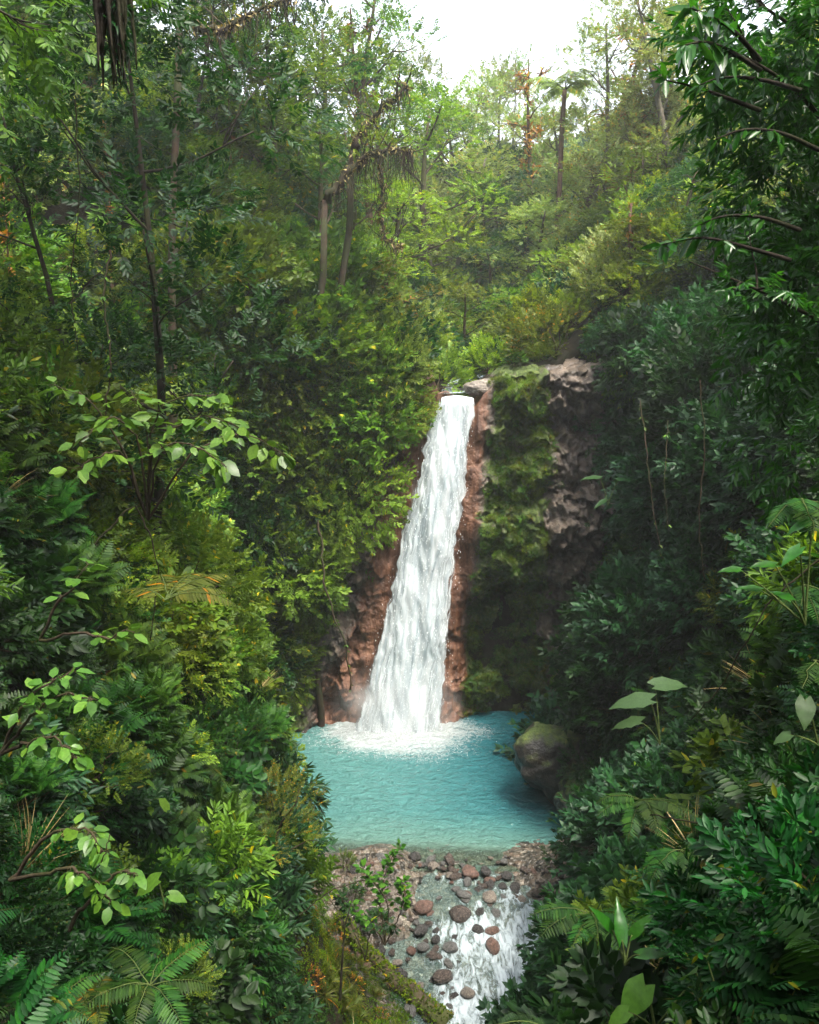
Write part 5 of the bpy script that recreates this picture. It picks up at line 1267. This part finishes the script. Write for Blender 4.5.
# --- two overhanging trees; unseen crowns above and behind the view added for shade
def canopy(label, root, top, limbs, fol, mat, spr, leafsc, extra=(), bark=BARK_D):
    base = np.array(root, float); mt, mc = MB(), MB(); LIMBS = []
    tk = np.linspace([0, 0, -.8], np.array(top)-base, 12); tk[1:-1] += R.normal(0, .08, (10, 3)); tube(mt, tk, np.linspace(.34, .16, 12), 10, 0, .12)
    for pts in limbs:
        p = np.array([np.array(q)-base for q in pts]); t = np.linspace(0, 1, 14); ts = np.linspace(0, 1, len(p)); c = np.stack([np.interp(t, ts, p[:, i]) for i in range(3)], 1)
        for _ in range(3): c[1:-1] = (c[:-2]+2*c[1:-1]+c[2:])/4
        ml = MB(); LIMBS.append(ml); tube(ml, c, np.linspace(.026, .005, 14), 6, 0, .08)
        for q in range(5):
            c2 = curve(c[R.integers(4, 11)], c[-1]-c[0]+R.normal(0, 1, 3), R.uniform(.3, .6), 6, .25); tube(ml, c2, np.linspace(.011, .003, 7), 4)
            stamp(mc, spr, c2[2:], c2[2:]-c2[1:-1]+R.normal(0, .02, (5, 3)), upv(5), leafsc*.8)
    for (cx_, cy_, cz_, rx, rz, n_) in fol:
        d = R.normal(0, 1, (n_, 3)); d /= np.linalg.norm(d, axis=1)[:, None]
        pos_ = np.array([cx_, cy_, cz_])-base+d*np.array([rx, rx, rz])*(R.uniform(.1, 1, n_)**.45)[:, None]
        w_ = pos_+base; a, b, dd = project(w_)
        kp = (np.linalg.norm(w_-np.array([0, 0, 15.]), axis=1) > 2.0) & ~((dd > 0) & (a > 75) & (a < 690) & (b > -45)); pos_ = pos_[kp]; d = d[kp]
        stamp(mc, spr, pos_, d+R.normal(0, .4, d.shape)-np.array([0, 0, .25]), upv(len(pos_)), R.uniform(.75, 1.2, len(pos_))*leafsc)
    for tw in extra:
        ml = MB(); LIMBS.append(ml)      # single leafy twigs: (list of px,py,t)
        p = np.array([np.array(at(*q))-base for q in tw[0]]); t = np.linspace(0, 1, 12); ts = np.linspace(0, 1, len(p)); c = np.stack([np.interp(t, ts, p[:, i]) for i in range(3)], 1)
        for _ in range(3): c[1:-1] = (c[:-2]+2*c[1:-1]+c[2:])/4
        tube(ml, c, np.linspace(.02, .005, 12), 5)
        k = tw[1]; tt = R.uniform(.25, 1, k)*10.99; tt[:4] = 10.99; j = tt.astype(int); q = c[j]+(c[j+1]-c[j])*(tt-j)[:, None]; dv = c[-1]-c[-3]; dv = dv/np.linalg.norm(dv)
        d = dv*.8+R.normal(0, .6, (k, 3))+np.array([0, 0, -.3]); stamp(mc, [leaf8(.36, .2, .08), leaf8(.32, .3, .1)], q, d, upv(k, .4), tw[2]*R.uniform(.65, 1.15, k))
    t_ = make('canopy_tree', label, 'tree', [('crown', mc.mesh('crown', LM[mat]))], base)
    tr_ = ob('trunk', mt.mesh('trunk', bark, True), t_)
    for m_l in LIMBS: ob('limb', m_l.mesh('limb', bark, True), tr_)
    return t_
def A(px, py, t): return tuple(at(px, py, t))
canopy('dark broad leaved tree overhanging the whole right side from the top corner', (5.2, 3.6, 14.5), (4.6, 4.0, 21), [
   [A(900, 300, 7.5), A(830, 120, 7), A(760, 60, 6.2), A(690, 45, 5.6)], [A(900, 420, 7.8), A(840, 330, 7.3), A(760, 290, 6.8), A(690, 262, 6.2)],
   [(4.6, 4, 19), (2.5, 3, 20), (0, 3.5, 21), (-2, 5, 21.5)], [(4.6, 4, 20), (3, 6, 21), (1.5, 8.5, 22), (0, 10, 22.5)], [A(900, 150, 8), A(840, 60, 7.5), A(770, 10, 7), A(700, -30, 6.6)]],
  [(*A(825, 60, 7.2), 1.0, .8, 420), (*A(800, 190, 8.0), .8, .8, 330), (*A(835, 330, 8.0), 1.0, .8, 380), (*A(765, 20, 7.0), .7, .5, 110), (*A(835, 440, 8.5), .9, .7, 180), (*A(835, 265, 7.8), .8, .7, 200),
   (2.5, 4.5, 21.6, 2.6, 1.0, 300), (0, 6.5, 22.6, 2.6, 1.0, 260), (4.5, 7.5, 22.0, 2.4, 1.2, 240), (-1.5, 3.5, 21.5, 2.4, .9, 220), (4.0, 0, 21, 2.5, 1.2, 200), (7.0, 10.5, 22.5, 2.6, 1.3, 420), (4, 12, 24, 3.2, 1.2, 460), (8, 3, 22, 3.2, 1.4, 460), (1, 0, 21.5, 3.2, 1.0, 420), (5.5, 5.5, 23.5, 3.5, 1.2, 500), (1.5, 9.5, 24.5, 3.2, 1.0, 420), (6, -5, 22, 3.5, 1.3, 420)], 'gloss', S_lan, .72,  # unseen overhead clumps, added to shade the banks below
  [([(760, 70, 6.2), (730, 50, 5.8), (705, 40, 5.5), (685, 45, 5.3)], 26, .24), ([(760, 60, 6.0), (735, 30, 5.7), (710, 15, 5.5), (690, 8, 5.4)], 22, .22), ([(760, 110, 6.4), (720, 95, 6.2), (690, 85, 6.1), (665, 80, 6.0)], 16, .15), ([(800, 90, 6.4), (760, 78, 6.2), (720, 76, 6.0), (700, 85, 5.9)], 14, .16),
   ([(790, 260, 6.8), (740, 245, 6.5), (700, 235, 6.3), (662, 245, 6.2)], 26, .17), ([(800, 230, 6.8), (760, 215, 6.5), (720, 215, 6.3), (700, 225, 6.2)], 18, .15), ([(819, 150, 6.5), (780, 130, 6.3), (740, 128, 6.2), (715, 140, 6.1)], 22, .15)])
canopy('dark mossy limbed tree reaching over the top left corner', (-7.6, 3.4, 16), (-6.8, 4.5, 23), [
   [(-6.8, 4.5, 21.5), A(30, -60, 9.5), A(100, -30, 9.3), A(160, -60, 9.5)], [(-6.8, 4.5, 22), (-4, 6, 23), (-1.5, 8, 23.5), (0, 10, 24)], [(-6.8, 4.3, 21), A(-40, -20, 9), A(10, 20, 9), A(50, 25, 9.2)]],
  [(*A(10, 25, 9.2), .8, .6, 80), (*A(-60, 80, 9.5), 1.0, .8, 100), (-3, 7, 24, 2.8, 1.0, 260), (-6, 9, 24, 2.6, 1.1, 200), (-1.5, 11, 25, 3.0, 1.0, 360), (-5, 3, 22.5, 3.2, 1.0, 460), (-8, 6.5, 23.5, 3.2, 1.4, 460), (-4.5, 12, 25.5, 3.2, 1.2, 460), (-3, -2, 21.5, 3.4, 1.2, 460), (-8.5, 11.5, 26, 3.4, 1.5, 460), (-9, 0, 22, 3.4, 1.4, 400)], 'broad', S_ov, 1.15)  # the high clumps are unseen, added to shade the left bank
# dark hanging root bundle at the top left
mb = MB(); base = np.array(at(112, -25, 5.0))
for i in range(34):
    c = curve(R.normal(0, .035, 3), (R.normal(0, .12), R.normal(0, .12), -1), R.uniform(.25, .62), 8, .10, -.25); tube(mb, c, np.linspace(.022, .004, 9), 5, 0, .3)
k = 200; q = R.normal(0, 1, (k, 3))*np.array([.04, .04, .16])+np.array([0, 0, -.2]); m2 = MB(); stamp(m2, [leaf4(.3, .3)], q, R.normal(0, 1, (k, 3))-np.array([0, 0, 1]), upv(k), R.uniform(.03, .08, k))
up_ = MB(); tube(up_, np.array([[0, 0, 0], [-.1, .2, .35], [-.5, .5, .75], [-1.4, .6, 1.3], [-3.2, .4, 3.6]]), np.linspace(.06, .09, 5), 7, 0, .1)
make('hanging_root_bundle', 'black shaggy bundle of aerial roots hanging in from the top left', 'roots', [('roots', mb.mesh('roots', BARK_D)), ('fuzz', m2.mesh('fuzz', LM['dark'])), ('vine', up_.mesh('vine', BARK_D, True))], base)

# ------------------------------------------------------------------ stones
import bmesh
def stone_mesh(seed, mat, flat=.7, lump=.35, sub=4, ang=.5, mossy=False):
    bm = bmesh.new(); bmesh.ops.create_icosphere(bm, subdivisions=sub, radius=1); v = np.array([x.co[:] for x in bm.verts])
    d1, d2, idv = cells(v+seed*9.7, 1.1, seed); k = 1+lump*fbm(v+seed*3.1, .9, 2, seed)+.10*fbm(v+seed, 3, 3, seed+2)-.16*ang*(1-sstep(0, .22, d2-d1))
    v = v*k[:, None]*np.array([1, .8, flat])
    for a, b in zip(bm.verts, v): a.co = b
    me = bpy.data.meshes.new('stone'); bm.to_mesh(me); bm.free(); me.materials.append(ROCKM[mat]); me.polygons.foreach_set('use_smooth', np.ones(len(me.polygons), bool))
    return me
def stone(px, py, wpx, mat, label, flat=.65, Y=None, name='stone', grp=None, mesh=None, dz=0, cat='stone', lump=.3, z=None):
    r_ = ray(px, py)
    z_ = -.2 if z is None else z
    for _ in range(6):
        t = (CAMZ-z_)/-r_.z
        if z is None: z_ = max(float(stream_z(np.array([r_.y*t]))[0])+.2, height(r_.x*t, r_.y*t)+.03)
    p = at(px, py, t); rad = wpx/2/F*t
    me = mesh or stone_mesh(int(R.integers(1, 999)), mat, flat, lump, 3)
    o = ob(name, me, loc=(p.x, p.y, p.z+dz+rad*.1), label=label, cat=cat, group=grp)
    o.rotation_euler = (R.normal(0, .15), R.normal(0, .15), R.uniform(0, 6)); o.scale = (rad*.92*R.uniform(.9, 1.1), rad*.92*R.uniform(.8, 1.1), rad*.92)
    return o
stone(460, 916, 25, 'brown', 'largest dark brown pointed stone in the middle of the rapids', .95)
stone(470, 873, 22, 'red', 'flat pinkish stone at the head of the rapids', .5)
stone(486, 872, 14, 'dark', 'dark stone right beside the flat pinkish stone at the head of the rapids', .7)
stone(507, 876, 14, 'dark', 'upper one of the three dark stones clustered at the right of the rapids head', .7)
stone(503, 887, 11, 'dark', 'lowest and smallest of the three dark stones at the right of the rapids head', .7)
stone(515, 888, 14, 'dark', 'rightmost of the three dark stones at the right of the rapids head', .6)
stone(463, 896, 19, 'grey', 'flat grey brown stone just above the largest pointed stone', .5)
stone(424, 909, 25, 'red', 'pinkish stone at the left side of the rapids', .6)
stone(421, 931, 17, 'dark', 'dark stone below the pinkish one at the left side of the rapids', .7)
stone(423, 948, 15, 'grey', 'pale grey stone low at the left side of the rapids', .6)
stone(451, 948, 19, 'grey', 'smooth grey stone in the white water below the largest stone', .55)
stone(436, 940, 11, 'dark', 'small dark stone between the two grey stones', .7)
stone(478, 930, 13, 'dark', 'small dark stone left of the two red stones', .7)
stone(492, 932, 15, 'red', 'upper of the two red stones in the white water', .7)
stone(493, 947, 19, 'red', 'lower and larger of the two red stones in the white water', .75)
stone(480, 912, 13, 'dark', 'small dark stone right of the largest pointed stone', .7)
stone(489, 898, 17, 'tan', 'tan stone between the dark trio and the largest stone', .5)
stone(561, 953, 27, 'brown', 'reddish brown stone at the right bank of the rapids', .7)
stone(533, 960, 13, 'brown', 'small brown stone at the right side of the white water', .7)
stone(543, 972, 13, 'red', 'pinkish small stone below the brown one at the right bank', .6)
stone(444, 977, 26, 'brown', 'wide brown stone at the foot of the mossy bank', .6)
stone(467, 994, 17, 'tan', 'tan stone at the bottom beside the mossy bank', .6)
stone(538, 893, 16, 'brown', 'brown stone at the right edge near the rapids head', .6)
stone(400, 975, 18, 'dark', 'dark stone between the mossy log and the rapids', .6)
# the countless look-alikes: small stones in the bed
SM = {k: [stone_mesh(50+i*7+j, k, .62, .6, 3, 1.2) for j in range(3)] for i, k in enumerate(('brown', 'red', 'grey', 'dark', 'tan'))}
cnt = 0
while cnt < 285:
    px = R.uniform(345, 590); py = 853+R.uniform(0, 1)**1.15*165
    if abs(px-495) < 32 and py > 920 and R.uniform() < .75: continue
    k = R.choice(['brown', 'red', 'grey', 'dark', 'tan'], p=[.3, .1, .27, .21, .12])
    stone(px, py, (R.uniform(4, 9) if cnt > 80 else R.uniform(9, 15))*(1.15 if py > 930 else 1), k, 'small %s stone among the gravel of the rapids' % {'red': 'reddish', 'dark': 'dark wet'}.get(k, k), grp='small %s stones in the stream bed' % k, mesh=SM[k][R.integers(3)], dz=-.06)
    cnt += 1
# boulder right of the pool
bp_ = at(566, 770, 29.5)
def boulder(px, py, t, s, mat, label, name='boulder', rz=0, seed=3, flat=.9, sub=5, lump=.5):
    p = at(px, py, t); o = ob(name, stone_mesh(seed, mat, flat, lump, sub, .5), loc=p, label=label, cat='boulder'); o.scale = s; o.rotation_euler = (0, 0, rz); return o
boulder(558, 762, 28.0, (1.5, 1.5, 1.55), 'mossy', 'big mossy boulder with an ochre top at the right edge of the pool', seed=21, lump=.55)
boulder(600, 800, 26.5, (1.5, 1.4, 1.0), 'mossy', 'half hidden dark boulder in front of the big mossy one', seed=8)
shrub('dark leafy clump overlapping the right side of the mossy boulder', 585, 770, S_ov, 'dark', .7, 130, t=26.6, low=-.6)
boulder(482, 389, 32.4, (.62, .55, .42), 'tan', 'orange brown boulder at the right of the lip of the falls', seed=12, flat=.8)
boulder(430, 392, 33.0, (.35, .4, .22), 'tan', 'small pale rock at the left of the lip of the falls', seed=14)
boulder(463, 391, 33.8, (.4, .3, .15), 'grey', 'low grey rock behind the lip of the falls', seed=15)
boulder(572, 384, 32.6, (1.3, 1.0, .35), 'tan', 'pale flat rock slab on top of the cliff', seed=16, flat=.6)
boulder(605, 384, 32.4, (.9, .8, .55), 'brown', 'brown rock at the right end of the cliff top', seed=17, flat=.8)
boulder(540, 392, 31.9, (.6, .5, .3), 'brown', 'reddish rock beneath the dark log on the lip', seed=18, flat=.8)
# dark broken log on the lip
mb = MB(); c = np.linspace([-.75, 0, -.12], [.62, .1, .22], 9); c[:, 2] += R.normal(0, .02, 9); tube(mb, c, [.07, .12, .15, .17, .19, .2, .21, .2, .17], 9, 0, .3)
tube(mb, np.linspace([.35, 0, .1], [.75, -.1, .42], 4), [.12, .1, .08, .03], 6, 0, .2)
ob('log', mb.mesh('log', BARK_D), loc=at(521, 382, 32.3), label='broken blackened log lying on the lip of the cliff', cat='log')
# mossy log on the bank by the rapids
p0, n0 = hit(338, 922); p1, n1_ = hit(445, 1030)
c = np.array([p0.lerp(p1, i/13) for i in range(14)]); c[:, 2] = [height(a[0], a[1])+.22 for a in c]; c += R.normal(0, .03, c.shape)
b0 = c[0].copy(); mb = MB(); tube(mb, c-b0, np.linspace(.15, .24, 14), 10, 0, .15)
m2 = MB(); k = 2600; t = R.uniform(0, 12.99, k); j = t.astype(int); q = (c-b0)[j]+((c-b0)[j+1]-(c-b0)[j])*(t-j)[:, None]; d = R.normal(0, 1, (k, 3)); d[:, 2] = np.abs(d[:, 2]); d /= np.linalg.norm(d, axis=1)[:, None]
stamp(m2, [leaf4(.5, .1)], q+d*np.interp(t, [0, 13], [.14, .235])[:, None], d+R.normal(0, .5, d.shape), upv(k), R.uniform(.05, .12, k), 0, 1)
make('log', 'long mossy log lying down the bank left of the rapids', 'log', [('trunk', mb.mesh('trunk', BARK, True)), ('moss', m2.mesh('moss', LM['moss']))], b0)
# leaning dead stick by the bank
mb = MB(); q = at(340, 1000, 16.5); c = np.array([[0, 0, 0], [.05, 0, .8], [.12, .05, 1.6], [.3, .1, 2.3]]); tube(mb, c, [.03, .022, .014, .006], 5)
for i in range(6): tube(mb, curve(c[R.integers(1, 4)], (R.normal(0, 1), R.normal(0, 1), .6), .7, 5, .3), np.linspace(.01, .003, 6), 3)
ob('dead_branch', mb.mesh('dead_branch', BARK_D), loc=q, label='thin bare dead branch standing on the mossy bank', cat='branch')

# mist over the plunge
m, n, l = nt('mist')
v = n.new('ShaderNodeVolumePrincipled'); v.inputs['Color'].default_value = (1, 1, 1, 1); v.inputs['Anisotropy'].default_value = .2
g_ = n.new('ShaderNodeNewGeometry'); no = N(n, 'ShaderNodeTexNoise', Scale=.9, Detail=3.0); l.new(g_.outputs['Position'], no.inputs['Vector'])
r_ = ramp(n, [(.38, (0, 0, 0)), (.7, (1, 1, 1))]); l.new(no.outputs[0], r_.inputs[0]); tc_ = n.new('ShaderNodeTexCoord'); ln_ = n.new('ShaderNodeVectorMath'); ln_.operation = 'LENGTH'; l.new(tc_.outputs['Object'], ln_.inputs[0]); fo_ = ramp(n, [(.15, (1, 1, 1)), (.95, (0, 0, 0))]); l.new(ln_.outputs['Value'], fo_.inputs[0])
l.new(math_(n, l, 'MULTIPLY', math_(n, l, 'MULTIPLY', r_.outputs[0], fo_.outputs[0]), .9), v.inputs['Density'])
o_ = n.new('ShaderNodeOutputMaterial'); l.new(v.outputs[0], o_.inputs['Volume'])
bm = bmesh.new(); bmesh.ops.create_icosphere(bm, subdivisions=3, radius=1); me = bpy.data.meshes.new('mist'); bm.to_mesh(me); bm.free(); me.materials.append(m)
o = ob('mist', me, loc=(-.45, 30.9, 1.1), kind='stuff', label='white mist hanging where the falls meet the pool'); o.scale = (2.9, 1.7, 1.9)

def liana(label, pts, r=.012, leafy=0):
    base = at(*pts[0]); p = np.array([at(*q)-base for q in pts]); t = np.linspace(0, 1, 24); ts = np.linspace(0, 1, len(p)); c = np.stack([np.interp(t, ts, p[:, i]) for i in range(3)], 1)
    for _ in range(4): c[1:-1] = (c[:-2]+2*c[1:-1]+c[2:])/4
    c[1:] += R.normal(0, r*.8, (23, 3)); mb = MB(); tube(mb, c, np.linspace(r, r*.6, 24), 5, 0, .2)
    if leafy:
        j = R.integers(0, 24, leafy); a = R.uniform(0, 6.28, leafy); stamp(mb, [leaf8(.45, .3)], c[j], np.stack([np.cos(a), np.sin(a), -.4+0*a], 1), upv(leafy), R.uniform(.07, .14, leafy), 1)
    ob('liana', mb.mesh('liana', [BARK_M, LM['mid']]), loc=base, label=label, cat='vine')
liana('brown liana sagging across the dark wall right of the cliff', [(640, 400, 22), (648, 470, 21.8), (655, 520, 21.8), (662, 560, 22)], .018, 14)
liana('second liana hanging beside the sagging one right of the cliff', [(668, 420, 21), (664, 480, 20.8), (668, 530, 20.8)], .013, 10)
liana('thin liana hanging from the right canopy over the dark wall', [(700, 380, 14), (705, 450, 13.9), (698, 520, 13.9), (705, 580, 14)], .012)
liana('bare arching twig crossing the middle of the right bank', [(819, 560, 5.2), (770, 600, 5.3), (720, 690, 5.6), (690, 720, 5.8)], .006)
liana('bare horizontal stick across the lower right thicket', [(800, 850, 5), (740, 828, 5.1), (690, 822, 5.2), (650, 815, 5.5)], .007)
liana('long curved vine on the left bank under the large soft leaves', [(95, 545, 10), (135, 500, 10.2), (160, 560, 10.3), (150, 640, 10.5)], .012, 10)
liana('reddish vine hanging down the left slope beside the tree fern', [(110, 250, 12.5), (102, 300, 12.4), (112, 360, 12.4), (104, 420, 12.5)], .018, 16)
liana('thin pale vine from the top edge down the upper left slope', [(75, 100, 10.5), (80, 200, 10.5), (70, 280, 10.6), (78, 350, 10.8)], .010, 12)
liana('vine trailing over the dark hollow left of the falls', [(318, 520, 25.5), (325, 590, 25.2), (345, 640, 25.3), (352, 690, 25.6)], .035, 20)
liana('bare twig sticking out over the lower left bank', [(60, 900, 6), (90, 880, 5.9), (105, 855, 5.8), (110, 835, 5.8)], .006)
liana('thin twig reaching toward the pool from the lower left bush', [(300, 915, 15.5), (330, 890, 15.6), (365, 880, 15.8)], .014, 6)
EXPO, HAZE = 2.75, .0009
def haze(density):
    m, n, l = nt('haze')
    v = n.new('ShaderNodeVolumePrincipled'); v.inputs['Color'].default_value = (.93, .96, 1, 1); v.inputs['Density'].default_value = density; v.inputs['Anisotropy'].default_value = .3
    o = n.new('ShaderNodeOutputMaterial'); l.new(v.outputs[0], o.inputs['Volume'])
    zb = float(tv[:, 2].min())-1.0
    x0, y0, x1, y1, zt = float(gx[0])-2, float(gy[0])-2, float(gx[-1])+2, float(gy[-1])+2, 80
    vv = [(x, y, z) for x in (x0, x1) for y in (y0, y1) for z in (zb, zt)]
    ff = [(0, 1, 3, 2), (4, 6, 7, 5), (0, 4, 5, 1), (2, 3, 7, 6), (0, 2, 6, 4), (1, 5, 7, 3)]
    me = bpy.data.meshes.new('haze'); me.from_pydata(vv, [], ff); me.materials.append(m)
    ob('haze', me, kind='stuff', label='pale moist air fading the far trees')
haze(HAZE)
# ------------------------------------------------------------------ light
w = bpy.data.worlds.new('World'); scene.world = w; w.use_nodes = True
n = w.node_tree.nodes; l = w.node_tree.links; n.clear()
SUN_EL, SUN_AZ = math.radians(66), math.radians(140)     # azimuth measured from +Y towards +X
sky = n.new('ShaderNodeTexSky'); sky.sky_type = 'NISHITA'; sky.sun_disc = False
sky.sun_elevation = SUN_EL; sky.sun_rotation = SUN_AZ; sky.air_density = 1.0; sky.dust_density = 4.0; sky.ozone_density = 1.0
hs = n.new('ShaderNodeHueSaturation'); hs.inputs['Saturation'].default_value = .35; l.new(sky.outputs[0], hs.inputs['Color'])
bg = n.new('ShaderNodeBackground'); bg.inputs[1].default_value = .10; l.new(hs.outputs[0], bg.inputs[0])
o = n.new('ShaderNodeOutputWorld'); l.new(bg.outputs[0], o.inputs[0])
sd = bpy.data.lights.new('sun', 'SUN'); sd.energy = 1.5; sd.angle = math.radians(12); sd.color = (1, .93, .80)
so = bpy.data.objects.new('sun', sd); C.objects.link(so)
dv = Vector((math.sin(SUN_AZ)*math.cos(SUN_EL), math.cos(SUN_AZ)*math.cos(SUN_EL), math.sin(SUN_EL)))
so.rotation_euler = dv.to_track_quat('Z', 'Y').to_euler()
scene.view_settings.view_transform = 'Standard'; scene.view_settings.look = 'None'; scene.view_settings.gamma = 1
scene.view_settings.exposure = EXPO
cy = scene.cycles
cy.max_bounces = 5; cy.diffuse_bounces = 2; cy.glossy_bounces = 2; cy.transmission_bounces = 3; cy.transparent_max_bounces = 10; cy.volume_bounces = 1
cy.use_denoising = True; cy.caustics_reflective = False; cy.caustics_refractive = False
cy.use_adaptive_sampling = True; cy.adaptive_threshold = .01; cy.denoising_prefilter = 'ACCURATE'; cy.denoising_input_passes = 'RGB_ALBEDO_NORMAL'
